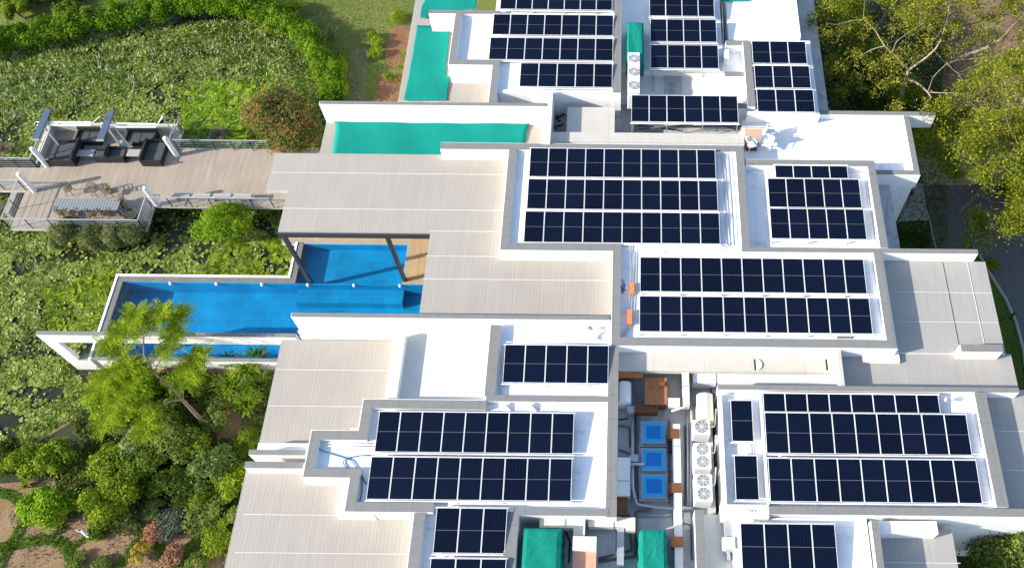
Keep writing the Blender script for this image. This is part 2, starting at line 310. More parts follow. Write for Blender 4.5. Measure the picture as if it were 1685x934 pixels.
# ------------------------------------------------------------------ leaves
def quads_mesh(name, P, A, B, m, parent=None, tri=False):
    """P centres, A/B half axes -> one diamond leaf per row"""
    n = len(P); V = np.empty((n, 4, 3), np.float32)
    V[:, 0] = P - A; V[:, 1] = P + B; V[:, 2] = P + A; V[:, 3] = P - B
    me = bpy.data.meshes.new(name); me.vertices.add(n*4); me.vertices.foreach_set('co', V.ravel())
    me.loops.add(n*4); me.loops.foreach_set('vertex_index', np.arange(n*4, dtype=np.int32))
    me.polygons.add(n); me.polygons.foreach_set('loop_start', np.arange(0, n*4, 4, dtype=np.int32))
    me.materials.append(MAT[m]); me.update(calc_edges=True); me.validate()
    o = bpy.data.objects.new(name, me); COL.objects.link(o)
    if parent: link_parent(o, parent)
    return o
def unit(a): return a/np.maximum(np.linalg.norm(a, axis=-1, keepdims=True), 1e-9)
def blob_leaves(c, rad, n, size, clumps=14, elong=2.2, droop=.0, flat=.5, seed=0, cr=.38):
    """leaves on the surface and inside of a lumpy blob made of clumps"""
    g = np.random.default_rng(seed); c = np.array(c, float); rad = np.array(rad, float)
    cc = unit(g.normal(size=(clumps, 3))); cc[:, 2] = np.abs(cc[:, 2])*.9 - .15
    cc *= g.uniform(.35, .92, (clumps, 1)); crr = g.uniform(cr*.7, cr*1.25, clumps)
    k = g.integers(0, clumps, n); d = unit(g.normal(size=(n, 3)))
    rr = crr[k]*g.uniform(.55, 1.08, n)**.6
    spike = g.random(n) < .2; rr = np.where(spike, rr*g.uniform(1.05, 1.65, n), rr)
    P = cc[k] + d*rr[:, None]
    P = c + P*rad
    nrm = unit(d + np.array([0, 0, .5]) + g.normal(size=(n, 3))*.45)
    t = unit(np.cross(nrm, g.normal(size=(n, 3)))); t[:, 2] -= droop; t = unit(t); b = np.cross(nrm, t)
    s = size*g.uniform(.6, 1.3, n)[:, None]
    P[:, 2] = np.maximum(P[:, 2], c[2] - rad[2] + .02)
    return P, t*s, b*s/elong
def cat3(parts): return tuple(np.concatenate([p[i] for p in parts]) for i in range(3))
def strap_leaves(c, r, h, n, width, seed=0, segs=3, curl=.8):
    """arching strap leaves from a centre, as chained diamonds"""
    g = np.random.default_rng(seed); P, A, B = [], [], []
    for i in range(n):
        a = g.uniform(0, 2*math.pi); lean = g.uniform(.15, 1.)*curl; L = g.uniform(.6, 1.)
        p = np.array(c, float) + np.array([math.cos(a), math.sin(a), 0])*g.uniform(0, .12)*r
        v = np.array([math.cos(a)*lean*r, math.sin(a)*lean*r, h])*L/segs
        side = np.array([-math.sin(a), math.cos(a), .15])*width
        for s in range(segs):
            q = p + v; P.append((p+q)/2); A.append((q-p)*.56); B.append(side*(1 - .28*s)); p = q
            v = v.copy(); v[2] -= h*.42*L/segs*(s+1)*curl; v[:2] *= 1.15
    return np.array(P), np.array(A), np.array(B)
def shrub(px, py, z, r, h, name, m, label, cat='shrub', n=1500, size=.11, group=None, seed=0, kind='leaf', stem='bark', clumps=14, cr=.38, elong=2.2, droop=0., ry=None):
    p = W(px, py, z); t = empty(name, (p.x, p.y, z), label, cat, group)
    if kind == 'leaf':
        data = blob_leaves((p.x, p.y, z + h*.52), (r, ry or r, h*.55), n, size, clumps, elong, droop, seed=seed, cr=cr)
    else:
        data = strap_leaves((p.x, p.y, z), r, h, n, size, seed)
    quads_mesh('foliage', *data, m, t)
    s = MB(); g = random.Random(seed)
    for i in range(5):
        a = g.uniform(0, 6.28); s.tube([(p.x, p.y, z - .1), (p.x + math.cos(a)*r*.25, p.y + math.sin(a)*r*.25, z + h*.35), (p.x + math.cos(a)*r*.5, p.y + math.sin(a)*r*.5, z + h*.7)], [.03, .02, .01], 5)
    s.build('stem', stem, t)
    return t
# ------------------------------------------------------------------ trees
def limbs(mb, p, d, L, r, depth, tips, g, spread=.6, up=.25, nseg=4, kids=(2, 3), shrink=.68, wob=.28):
    pts = [p.copy()]; rs = [r]; q = p.copy(); dd = d.copy()
    for i in range(nseg):
        dd = (dd + Vector((g.uniform(-1, 1), g.uniform(-1, 1), g.uniform(-.6, .6)))*wob*.5 + Vector((0, 0, up*.12))).normalized()
        q = q + dd*L/nseg; pts.append(q.copy()); rs.append(r*(1 - .45*(i+1)/nseg))
    mb.tube(pts, rs, 7 if r > .06 else 4, cap=False)
    if depth == 0:
        tips.append((q.copy(), dd.copy())); tips.append((pts[-3].copy(), dd.copy())); return
    n = g.randint(*kids)
    for k in range(n):
        ax = dd.orthogonal().normalized(); ax.rotate(Matrix.Rotation(2*math.pi*(k + g.uniform(-.25, .25))/n, 3, dd))
        nd = (dd*(1 - spread*.4) + ax*spread*g.uniform(.7, 1.25) + Vector((0, 0, up*.2))).normalized()
        start = pts[-1] if k == 0 or g.random() < .5 else pts[-2]
        limbs(mb, start, nd, L*shrink*g.uniform(.8, 1.2), rs[-1]*.8, depth-1, tips, g, spread, up, nseg, kids, shrink, wob)
def tree(base, dirn, L, r, depth, name, bark, leaf, label, seed, group=None, per=26, cl=.42, size=.09, bare=0., trunkL=None, elong=2.6, **kw):
    g = random.Random(seed); mb = MB(); tips = []; t = empty(name, base, label, 'tree', group)
    limbs(mb, Vector(base), Vector(dirn).normalized(), L, r, depth, tips, g, **kw)
    mb.build('trunk', bark, t, smooth=True)
    gg = np.random.default_rng(seed); parts = []
    for q, d in tips:
        if g.random() < bare: continue
        n = int(per*g.uniform(.5, 1.5)); rad = cl*g.uniform(.6, 1.3)
        P = np.array(q) + gg.normal(size=(n, 3))*np.array([1, 1, .55])*rad*.55
        nr = unit(gg.normal(size=(n, 3)) + np.array([0, 0, 1.2])); a = unit(np.cross(nr, gg.normal(size=(n, 3)))); b = np.cross(nr, a)
        s = size*gg.uniform(.5, 1.3, n)[:, None]; parts.append((P, a*s, b*s/elong))
    quads_mesh('crown', *cat3(parts), leaf, t)
    return t
# ------------------------------------------------------------------ rectilinear helpers
def snap(pix, z, closed=False):
    p = [W(a, b, z) for a, b in pix]; n = len(p)
    hor = []
    m = n if closed else n-1
    for i in range(m):
        j = (i+1) % n; hor.append(abs(p[i].x - p[j].x) > abs(p[i].y - p[j].y))
    seg = [((p[i].y + p[(i+1) % n].y)/2 if hor[i] else (p[i].x + p[(i+1) % n].x)/2) for i in range(m)]
    return p, hor, seg
def verts_of(p, hor, seg, closed=False):
    n = len(p); out = []
    for i in range(n):
        x, y = p[i].x, p[i].y
        for k in ((i-1) % n if closed else i-1, i):
            if 0 <= k < len(seg):
                if hor[k]: y = seg[k]
                else: x = seg[k]
        out.append((x, y))
    return out
def poly_px(pix, z): return verts_of(*snap(pix, z, True), True)
def offset(p, hor, seg, w):
    """w > 0 moves the path to the left of its direction"""
    s2 = []
    for i in range(len(seg)):
        if hor[i]: s2.append(seg[i] + (w if p[i+1].x > p[i].x else -w))
        else: s2.append(seg[i] + (-w if p[i+1].y > p[i].y else w))
    return verts_of(p, hor, s2)
ZJ = [0]
def ring(pix, zt, w, zb=0., rim=.045, root=None, capm='grey_cap', name='parapet', side=1):
    ZJ[0] += 1; zt += (ZJ[0] % 7)*.005
    p, h, s = snap(pix, zt); a = verts_of(p, h, s); b = offset(p, h, s, w*side); c = offset(p, h, s, rim*side)
    m = MB(); m.cur = 0; m.prism(a + b[::-1], zb, zt - .035); m.cur = 1; m.prism(c + b[::-1], zt - .035 + .0005, zt)
    return m.build(name, ['white_paint', capm], root)
def pbox(x0, y0, x1, y1, zt, zb=0., rim=0., root=None, capm='grey_cap', name='parapet', body='white_paint', zref=None):
    ZJ[0] += 1; zt += (ZJ[0] % 7)*.005
    r = rect(x0, y0, x1, y1, zt if zref is None else zref); m = MB(); m.box(r[0], r[1], zb, r[2], r[3], zt - .035)
    if capm:
        m.cur = 1; m.box(r[0] + rim, r[1], zt - .0345, r[2] - rim, r[3], zt)
        return m.build(name, [body, capm], root)
    m.v = [(x, y, zt if abs(z - zt + .035) < 1e-6 else z) for x, y, z in m.v]
    return m.build(name, [body], root)
def floor(x0, y0, x1, y1, z, m='white_roof', root=None, name='flat_roof', zb=0., zref=None):
    """a block of the building whose top is a terrace; edges tucked 2 cm in"""
    ZJ[0] += 1; z += (ZJ[0] % 5)*.004
    r = rect(x0, y0, x1, y1, z if zref is None else zref); b = MB()
    b.box(r[0]+.021, r[1]+.021, zb, r[2]-.021, r[3]-.021, z-.03); b.cur = 1; b.box(r[0]+.021, r[1]+.021, z-.0295, r[2]-.021, r[3]-.021, z)
    return b.build(name, ['white_paint', m], root)
def seams(owner, x0, x1, ys, z, m='seam_paint'):
    for px, py in ys:
        y = W(px, py, z).y; b = MB(); b.box(x0, y-.016, z+.002, x1, y+.016, z+.008); b.build('seam', m, owner)
T = 7.0
bld = empty('terraced_building', (0, 20, 0), 'sprawling white terraced building with flat roofs, grey-capped parapets and ribbed beige decks', 'building')
B = bld
# --- centre block (thirty panels) and the two-row block below it
floor(837, 240, 1233, 412, 6.81, root=B, zref=T); floor(1007, 405, 1477, 573, 6.70, root=B, zref=T)
ring([(725, 236), (1225, 236), (1234, 407)], T, .46, 4.8, root=B, side=-1)
ring([(838, 246), (819.4, 412.5), (1007, 412.5), (1004.5, 570), (1477.4, 573), (1451, 409)], T, .46, 0, root=B)
pbox(1220, 406, 1610, 417, T, 5.6, root=B)
# --- upper right block
floor(1215, 262, 1464, 412, 6.45, root=B, zref=T)
ring([(1226, 262), (1438, 262), (1463, 407)], 6.96, .42, 0, root=B, side=-1)
floor(1437, 285, 1482, 408, 5.5, 'grey_roof', B, 'ledge')
# --- right hand white terrace and its walls
floor(1222, 188, 1512, 287, 6.0, root=B, zref=6.4)
ring([(1497, 186), (1513, 288), (1437, 288)], 6.4, .33, 5.3, root=B, side=-1)
pbox(1346, 182, 1540, 190, 6.45, 5.4, root=B)
# --- nine-panel block, back terrace, ledges
floor(1229, 66, 1349, 190, 6.5, root=B, zref=6.5)
pbox(1222, 68, 1243, 176, 6.82, 5, root=B, zref=6.8)
pbox(1229, 184, 1349, 190, 6.72, 5, root=B, capm=None, zref=6.7)
pbox(1338.5, 68, 1350, 190, 6.74, 5, root=B, capm=None, zref=6.7) if False else None
floor(1190, -60, 1315, 67, 6.2, root=B, zref=6.2)
pbox(1301, -60, 1315.5, 67, 6.5, 5, root=B, capm=None, zref=6.2)
floor(1302, -60, 1364, 182, 5.3, 'grey_roof', B, 'ledge')
pbox(1194, 67, 1232, 75, 6.6, 5, root=B); pbox(1192, 118, 1234, 126, 6.55, 5, root=B); pbox(1214, 170, 1245, 178, 6.6, 5, root=B)
floor(1188, 72, 1240, 178, 5.95, root=B, zref=6)
# --- back left block
floor(748, 20, 1016, 107, 6.72, root=B, zref=T); floor(809, 98, 1021, 151, 6.735, root=B, zref=T); floor(822, -60, 1016, 24, 6.7, root=B, zref=T)
pbox(705.5, 16.5, 822, 23, T, 5.4, root=B)
ring([(748, 22), (737, 107), (811, 107), (801, 170)], T, .42, 5.0, root=B)
pbox(1012.5, -60, 1021.5, 152, T, 5, root=B)
pbox(822, 145, 1013, 152, 6.86, 5, root=B, capm=None, zref=T)
# long wall and the netted roof in front of it
pbox(525.5, 166, 900, 174.5, 7.15, 5.0, rim=.04, root=B)
pbox(899, 150, 904.5, 236, 7.1, 4.9, root=B, capm=None)
A2 = floor(539, 190, 903, 258, 5.5, 'deck_sheet', B, 'deck_roof', zref=5.5)
A3 = floor(693, -60, 742, 166, 5.45, 'deck_sheet', B, 'deck_roof', zref=5.5)
A4 = floor(730, 100, 806, 168, 5.48, 'deck_sheet', B, 'deck_roof', zref=5.5)
# --- sunken plant strip behind the centre block
floor(903, 150, 1021, 220, 4.9, 'grey_roof', B, 'plant_floor', zref=4.9)
floor(1020, -60, 1192, 117, 6.1, root=B, zref=6.2); floor(1018, 100, 1192, 160, 5.7, 'cream_roof', B, 'plant_floor', zref=5.7)
floor(1012, 156, 1240, 222, 4.95, 'grey_roof', B, 'plant_floor', zref=5)
pbox(903, 217, 1225, 236.5, 6.6, 4.9, root=B, capm='cream_slab', name='ledge')
pbox(934, 176, 1011, 222, 6.3, 4.9, root=B, capm='cream_slab', name='shaft_cover', body='cream_slab')
# --- mid beige roof over the pool pavilion
ZB = 6.05
poly = poly_px([(451.5, 254), (840, 254), (1003, 400), (1003, 517), (689, 514), (709, 382), (456, 382), (474, 312), (437, 312)], ZB)
def polyroof(pix, z, th, m, edge='cream_slab', name='deck_roof'):
    b = MB(); P = poly_px(pix, z); b.prism(P, z-th, z-.02); b.cur = 1; b.prism(P, z-.0195, z); return b.build(name, [edge, m], B)
r1 = polyroof([(451.5, 254), (900, 254), (900, 312), (1010, 312), (1003, 516), (689, 516), (709, 382), (456, 382), (474.5, 312.5), (437, 312.5)], ZB, .28, 'deck_sheet')
x0, x1 = W(446, 284, ZB).x, W(840, 284, ZB).x
seams(r1, x0, x1, [(500, 284)], ZB); seams(r1, W(465, 343, ZB).x, x1, [(500, 343)], ZB)
seams(r1, W(703, 400, ZB).x, x1, [(760, 380.5), (760, 421.5)], ZB); seams(r1, W(703, 400, ZB).x, W(1000, 459, ZB).x, [(800, 459.5)], ZB)
m = MB(); a, b_ = W(456, 382, ZB), W(709, 382, ZB); m.box(a.x, a.y-.10, ZB-.34, b_.x, a.y-.001, ZB-.02); m.build('fascia', 'dark_metal', B)
# --- wall south of the pool
pbox(479.5, 514, 1004, 526, T, 3.2, rim=.03, root=B)
m = MB(); r = rect(479.5, 514, 739, 526, T); m.box(r[0]-.004, r[1]-.10, 3.0, r[2], r[1]-.001, 5.75); m.box(r[0]-.006, r[1]-.16, 3.0, r[2], r[1]-.101, 5.35)
m.build('wall_base', 'white_paint', B)
# --- five-panel block and cream terrace beside it
floor(805, 522, 1012, 656, 6.70, root=B, zref=T); floor(650, 530, 812, 662, 6.1, 'cream_roof', root=B, zref=6.2)
pbox(807.5, 534, 814, 651, T, 5, root=B); pbox(800, 650, 1003, 661, T, 5, root=B)
pbox(1001.5, 569, 1014.5, 850, T, 4.9, root=B)
pbox(654, 549, 652, 656, 6.55, 5, root=B, capm=None)
# --- eighteen-panel block, bottom edge block
floor(598, 656, 1012, 845, 6.72, root=B, zref=T); floor(511, 706, 612, 787, 6.735, root=B, zref=T); floor(573, 700, 612, 845, 6.73, root=B, zref=T)
ring([(800, 656), (598.7, 656), (586.7, 706.5), (512, 706.5), (496, 786), (574.7, 786), (564.4, 843), (712, 843)], T, .46, 4.9, root=B)
floor(679, 838, 846, 975, 6.71, root=B, zref=T)
ring([(679.5, 843), (664, 975)], T, .50, 4.9, root=B)
pbox(833, 841, 845, 975, T, 4.9, root=B); pbox(846, 835, 1001, 848, T, 4.9, root=B)
# left beige roofs
r2 = floor(463, 558, 660, 748, 5.25, 'deck_sheet', B, 'deck_roof', zref=5.25)
r3 = floor(406, 765, 700, 990, 6.0, 'deck_sheet', B, 'deck_roof', zref=6.0)
seams(r2, W(455, 608, 5.25).x, W(650, 608, 5.25).x, [(500, 608), (480, 667.5)], 5.27)
seams(r3, W(400, 846, 6).x, W(680, 846, 6).x, [(500, 846.5), (480, 909)], 6.016)
pbox(410, 739, 502, 748, 6.6, 4.8, root=B); pbox(404, 758.6, 498, 770, 6.75, 4.8, root=B)
m = MB(); r = rect(430, 700, 560, 770, 6.0); m.box(r[0], r[1]+.5, 4.8, r[2], r[1]+1.2, 5.9); m.build('gutter', 'white_paint', B)
# --- sunken plant yard
floor(1008, 600, 1185, 990, 5.15, 'grey_roof', B, 'plant_floor', zref=5.15)
floor(1000, 640, 1400, 560, 5.0, 'grey_roof', B, 'plant_floor') if False else None
r = rect(1009, 572, 1378, 613, 6.35)
m = MB(); m.box(r[0], r[1], 6.05, r[2], r[3]+.3, 6.34); m.cur = 1; m.box(r[0], r[1], 6.3405, r[2], r[3]-.01, 6.36); m.build('canopy_slab', ['cream_slab', 'cream_slab'], B)
m = MB(); m.box(r[0], r[1]+.9, 0, r[2], r[3]+.3, 6.049); m.build('wall', 'white_paint', B)
m = MB(); q = rect(1170, 600, 1390, 648, 5.3); m.box(q[0], q[1], 0, q[2], q[3], 5.3); m.build('plant_floor', 'grey_roof', B)
for px in (1244, 1362):          # half-round vents in the canopy slab
    c = W(px, 600, 6.36); m = MB(); pts = [(c.x + .28*math.cos(a), c.y + .28*math.sin(a)) for a in np.linspace(-math.pi/2, math.pi/2, 12)]
    m.prism(pts, 6.361, 6.42); m.build('vent_hood', 'white_paint', B); m = MB(); m.box(c.x-.09, c.y-.28, 6.361, c.x-.005, c.y+.28, 6.40); m.build('vent_grille', 'dark_grille', B)
pbox(1377, 574, 1391, 638, 6.85, 5, root=B, capm='cream_slab')
# --- narrow two-panel roof and the big lower right block
floor(1183, 640, 1266, 832, 6.55, root=B, zref=T); floor(1255, 640, 1660, 840, 6.68, root=B, zref=T)
pbox(1181, 632.5, 1678, 645, T, 4.9, root=B)
pbox(1183, 645, 1197, 830, 6.86, 4.9, root=B, capm=None, zref=T); pbox(1250, 645, 1267, 830, 6.96, 5, root=B, capm=None, zref=T)
pbox(1187, 829, 1266, 851, 6.98, 4.9, root=B, capm=None, zref=T)
pbox(1603, 645, 1660.5, 833, T, 5, rim=0, root=B)
pbox(1266, 832, 1760, 850, T, 0, root=B)
r4 = floor(1612, 640, 1790, 840, 6.3, 'deck_sheet_grey', B, 'deck_roof', zref=6.3)
seams(r4, W(1640, 705, 6.3).x, W(1790, 705, 6.3).x, [(1650, 709), (1660, 773)], 6.31)
# --- right beige-grey roofs
r5 = floor(1440, 428, 1655.5, 582, 6.25, 'deck_sheet_grey', B, 'deck_roof', zref=6.25)
r6 = floor(1385, 579, 1677, 640, 6.12, 'deck_sheet_grey', B, 'deck_roof', zref=6.12)
seams(r5, W(1470, 480, 6.27).x, W(1631, 480, 6.27).x, [(1500, 480.5), (1500, 529)], 6.27)
m = MB(); r = rect(1440, 428, 1655.5, 582, 6.25)
for px, py in ((1560, 480), (1558, 470), (1610, 520)): x = W(px, py, 6.25).x; m.box(x-.012, r[1]+.1, 6.26, x+.012, r[3]-.1, 6.275)
m.build('seam', 'seam_paint', r5)
pbox(1580, 566, 1651, 578, T, 5.6, root=B)
r = rect(1420, 573.5, 1484, 591, 6.6); m = MB(); m.box(r[0], r[1], 5.6, r[2], r[3]+.2, 6.3); m.build('plinth', 'white_paint', B)
# --- bottom right pieces
floor(1205, 846, 1447, 990, 6.55, root=B, zref=6.9); pbox(1433, 855, 1463, 990, 6.92, 5, rim=.0, root=B)
pbox(1143, 838, 1163, 990, 6.6, 4.9, root=B); floor(1150, 845, 1215, 990, 5.9, 'cream_roof', B, 'plant_floor', zref=5.9)
r7 = floor(1440, 868, 1587, 990, 5.9, 'deck_sheet_grey', B, 'deck_roof', zref=5.9)
seams(r7, W(1455, 925, 5.9).x, W(1580, 925, 5.9).x, [(1500, 925)], 5.91)
r = rect(1447, 850, 1545, 862, 6.9); m = MB(); m.box(r[0], r[1]-.35, 5.5, r[2], r[1]+.2, 6.65); m.build('plinth', 'white_paint', B)
# --- service pieces on the roof floors (part of the building)
floor(1019, 850, 1144, 990, 5.25, 'grey_roof', B, 'plant_floor', zref=5.25); floor(845, 846, 1021, 990, 5.6, 'grey_roof', B, 'plant_floor', zref=5.6)
# downpipe at the corner of the right terrace
a = W(1509, 291, 6.0); m = MB(); m.tube([(a.x-.05, a.y, 6.0), (a.x-.05, a.y, 0)], .06, 8); m.build('downpipe', 'galvanised', B)
# ------------------------------------------------------------------ pavilion, pool and frame
ZD = 1.2
for k, (bx_, by_) in enumerate(((510, 462), (666, 461))):
    p = W(bx_, by_, ZD); m = MB(); m.box(p.x-.09, p.y-.11, ZD-.9, p.x+.09, p.y+.11, 5.76); o = m.build('pavilion_post', 'dark_metal')
    tag(o, ['slim black pole at the left corner of the beige roof over the pool', 'slim black pole rising from the wooden deck beside the small upper pool'][k], 'post', 'black poles holding up the beige roof')
for (xx, yy) in ((1000, 400), (850, 500)):
    p = W(xx, yy, ZD); m = MB(); m.box(p.x-.2, p.y-.2, 0, p.x+.2, p.y+.2, 5.76); m.build('column', 'white_paint', B)
pool = empty('swimming_pool', W(400, 500, 0), 'long blue-tiled swimming pool with grey coping and a smaller square upper basin', 'pool')
lo = rect(198.7, 463, 700, 590, ZD); lo = (lo[0], lo[1], W(735, 514, ZD).x, lo[3]); up = rect(499, 401, 657, 464, ZD); up = (up[0], lo[3], W(671, 402, ZD).x, up[3])
m = MB(); zf = .03
def inner(m, r, zb, zt, skip=''):
    x0, y0, x1, y1 = r; b = len(m.v)
    m.v += [(x0, y0, zb), (x1, y0, zb), (x1, y1, zb), (x0, y1, zb), (x0, y0, zt), (x1, y0, zt), (x1, y1, zt), (x0, y1, zt)]
    m.face((b, b+1, b+2, b+3))
    for k, q in zip('swen', ((0, 1, 5, 4), (3, 0, 4, 7), (1, 2, 6, 5), (2, 3, 7, 6))):
        if k not in skip: m.face(tuple(b+i for i in q))
inner(m, lo, zf, ZD); inner(m, up, .55, ZD, 's')
m.box(up[0], lo[3]-.001, zf, up[2], lo[3]-.9, .55)
m.build('basin', 'pool_tile', pool)
zw = ZD - .12
wm = MB(); wm.prism([(lo[0]+.002, lo[1]+.002), (lo[2]-.002, lo[1]+.002), (lo[2]-.002, lo[3]), (up[2]-.002, lo[3]), (up[2]-.002, up[3]-.002), (up[0]+.002, up[3]-.002), (up[0]+.002, lo[3]), (lo[0]+.002, lo[3])], zw-.004, zw)
wm.f = wm.f[1:2]; wm.m = wm.m[1:2]; o = wm.build('pool_water', 'pool_water'); struct(o)
def coping(pix, w, zb, zt, side=1, white=.13):
    p, h, s = snap(pix, zt); a = verts_of(p, h, s); c = offset(p, h, s, white*side); b = offset(p, h, s, w*side)
    m = MB(); m.prism(a + c[::-1], zb, zt+.02); m.build('outer_rim', 'white_paint', pool); m = MB(); m.prism(c + b[::-1], zb, zt-.02); m.build('coping', 'coping_stone', pool)
mat('coping_stone', (.16, .16, .16), .7, var=.2, vscale=2.5)
coping([(486, 398), (475, 452), (190, 452), (146, 592)], .47, 0, ZD+.03)
m = MB(); m.box(up[0]-.05, up[3]+.001, .2, up[2]+.25, up[3]+.25, ZD+.01); m.box(up[2]+.001, lo[3]+.226, .2, up[2]+.25, up[3], ZD+.012); m.build('coping', 'concrete', pool)
m = MB(); m.box(up[2]+.003, lo[3]+.004, .2, lo[2]+.05, lo[3]+.22, ZD+.008); m.build('coping', 'concrete', pool)
for px, py in ((279, 466.5), (355, 467), (430, 467.5), (506, 467), (582, 467.5), (658, 468)):
    p = W(px, py, ZD); m = MB(); m.tube([(p.x, lo[3]-.001, zw+.05), (p.x, lo[3]-.14, zw+.05)], [.09, .05], 10); m.build('water_inlet', 'white_metal', pool)
# fine drain at the foot of the pool
fr = empty('wall_frame', W(300, 550, 0), 'long white free-standing wall with a wide window opening beside the pool', 'wall')
zt = 4.25; a = W(60, 544, zt); b2 = W(486, 554.5, zt); yb, yf = a.y, b2.y; xl, xr = a.x, b2.x; pw = .68
m = MB(); m.box(xl, yf, 3.35, xr, yb, zt-.035); m.cur = 1; m.box(xl, yf, zt-.034, xr, yb, zt); m.build('top_beam', ['white_paint', 'grey_cap'], fr)
m = MB(); m.box(xl+.002, yf+.002, 0, xl+pw, yb-.002, 3.349); m.box(xr-.9, yf+.002, 0, xr-.002, yb-.002, 3.349); m.build('post', 'white_paint', fr)
m = MB(); m.box(xl+pw+.001, yf+.003, 0, xr-.901, yb-.003, 1.2); m.cur = 1; m.box(xl+pw+.001, yf+.003, 1.201, xr-.901, yb-.003, 1.235); m.build('sill', ['white_paint', 'grey_cap'], fr)
# ------------------------------------------------------------------ wooden deck
dk = MB(); dp = poly_px([(-60, 275), (66, 275), (91, 212), (299, 212), (292, 246), (770, 246), (770, 402), (462, 402), (478, 340), (253, 340), (240, 377), (14, 377), (44, 313), (-60, 313)], ZD)
dk.prism(dp, ZD-.22, ZD-.03); dk.cur = 1; dk.prism(dp, ZD-.0295, ZD)
struct(dk.build('wooden_deck', ['cream_slab', 'wood_deck']))
m = MB(); r = rect(482, 378, 770, 401.5, ZD); m.box(r[0], up[3]+.252, ZD+.003, r[2], r[3]+.3, ZD+.016); m.box(up[2]+.252, lo[3]+.222, .4, lo[2]+.1, up[3]+.25, ZD+.016); struct(m.build('pool_deck', 'wood_deck_warm'))
for x in np.linspace(dp[0][0]+1, W(700, 300, ZD).x, 12):      # deck footings
    pass
# low concrete plinth carrying the deck
m = MB(); r = rect(10, 255, 470, 330, 1.0)
for px in (30, 110, 190, 250, 330, 420): p = W(px, 300, 1); m.box(p.x-.15, p.y-2.2 if px < 240 else p.y-.9, -.4, p.x+.15, p.y+1.0, ZD-.221)
o = m.build('deck_piers', 'concrete'); struct(o)
# ------------------------------------------------------------------ solar panels
def panel_meshes():
    f = MB(); t = .016; ty = .008; h = .035
    f.box(.008, .002, 0, .992, .002+ty, h); f.box(.008, .998-ty, 0, .992, .998, h); f.box(.008, .002+ty, 0, .008+t, .998-ty, h); f.box(.992-t, .002+ty, 0, .992, .998-ty, h)
    fo = f.build('frame', 'silver')
    g = MB(); x0, x1, y0, y1 = .008+t, .992-t, .002+ty, .998-ty; g.box(x0, y0, .006, x1, y1, h-.006); go = g.build('glass', 'solar_cells')
    uvl = go.data.uv_layers.new(name='UV')
    for lp in go.data.loops:
        v = go.data.vertices[lp.vertex_index].co; uvl.data[lp.index].uv = ((v.x-x0)/(x1-x0), (v.y-y0)/(y1-y0))
    fm, gm = fo.data, go.data
    bpy.data.objects.remove(fo); bpy.data.objects.remove(go); return fm, gm
FM, GM = panel_meshes()
GS = GM.copy(); GS.materials.clear()
msh = MAT['solar_cells'].copy(); msh.name = 'solar_cells_short'; MAT['solar_cells_short'] = msh; GS.materials.append(msh)
for n_ in msh.node_tree.nodes:
    if n_.type == 'MATH' and n_.operation == 'LESS_THAN' and abs(n_.inputs[1].default_value - .0062) < 1e-4: n_.inputs[1].default_value = -1
    if n_.type == 'MATH' and n_.operation == 'MULTIPLY' and n_.inputs[1].default_value == 20: n_.inputs[1].default_value = 10
ORD = ['first', 'second', 'third', 'fourth', 'fifth', 'sixth', 'seventh', 'eighth', 'ninth', 'tenth', 'eleventh']
def row(x0, y0, x1, y1, n, where, rowname, zlo=6.98, tilt=5.0, short=False, nbelow=None, group='solar panels on the roofs'):
    a = W(x0, y0-.3, zlo+.17); b = W(x1, y1+1.2, zlo); pitch = (b.x - a.x)/n; L = (a.y - b.y); Ls = L/math.cos(math.radians(tilt))
    for i in range(n):
        t = empty('solar_panel', (a.x + i*pitch, b.y, zlo), f'{ORD[i]} navy solar panel from left, {rowname}, {where}' if n > 1 else f'lone navy solar panel, {rowname}, {where}', 'solar panel', group)
        t.rotation_euler = (math.radians(tilt), 0, 0); t.scale = (pitch, Ls, 1)
        for nm, me in (('frame', FM), ('glass', GS if short else GM)):
            o = bpy.data.objects.new(nm, me); COL.objects.link(o); o.parent = t
    # rack under the row: two rails and a leg under every other panel
    rk = empty('mounting_rack', (a.x, b.y, zlo-.2), f'silver rails under the {rowname}, {where}', 'mounting rack', 'racks under the solar panels')
    zf = 6.74 if nbelow is None else nbelow
    for yy, zz in ((b.y - .045, zlo - .03), (a.y + .03, zlo + .13)):
        m = MB(); m.box(a.x - .06, yy-.025, zz-.05, b.x + .06, yy+.025, zz); m.build('rail', 'silver', rk)
        for k in range(0, n+1, 2):
            x = min(max(a.x + k*pitch, a.x+.05), b.x-.05); m = MB(); m.box(x-.025, yy-.02, zf, x+.025, yy+.02, zz-.051); m.build('leg', 'galvanised', rk)
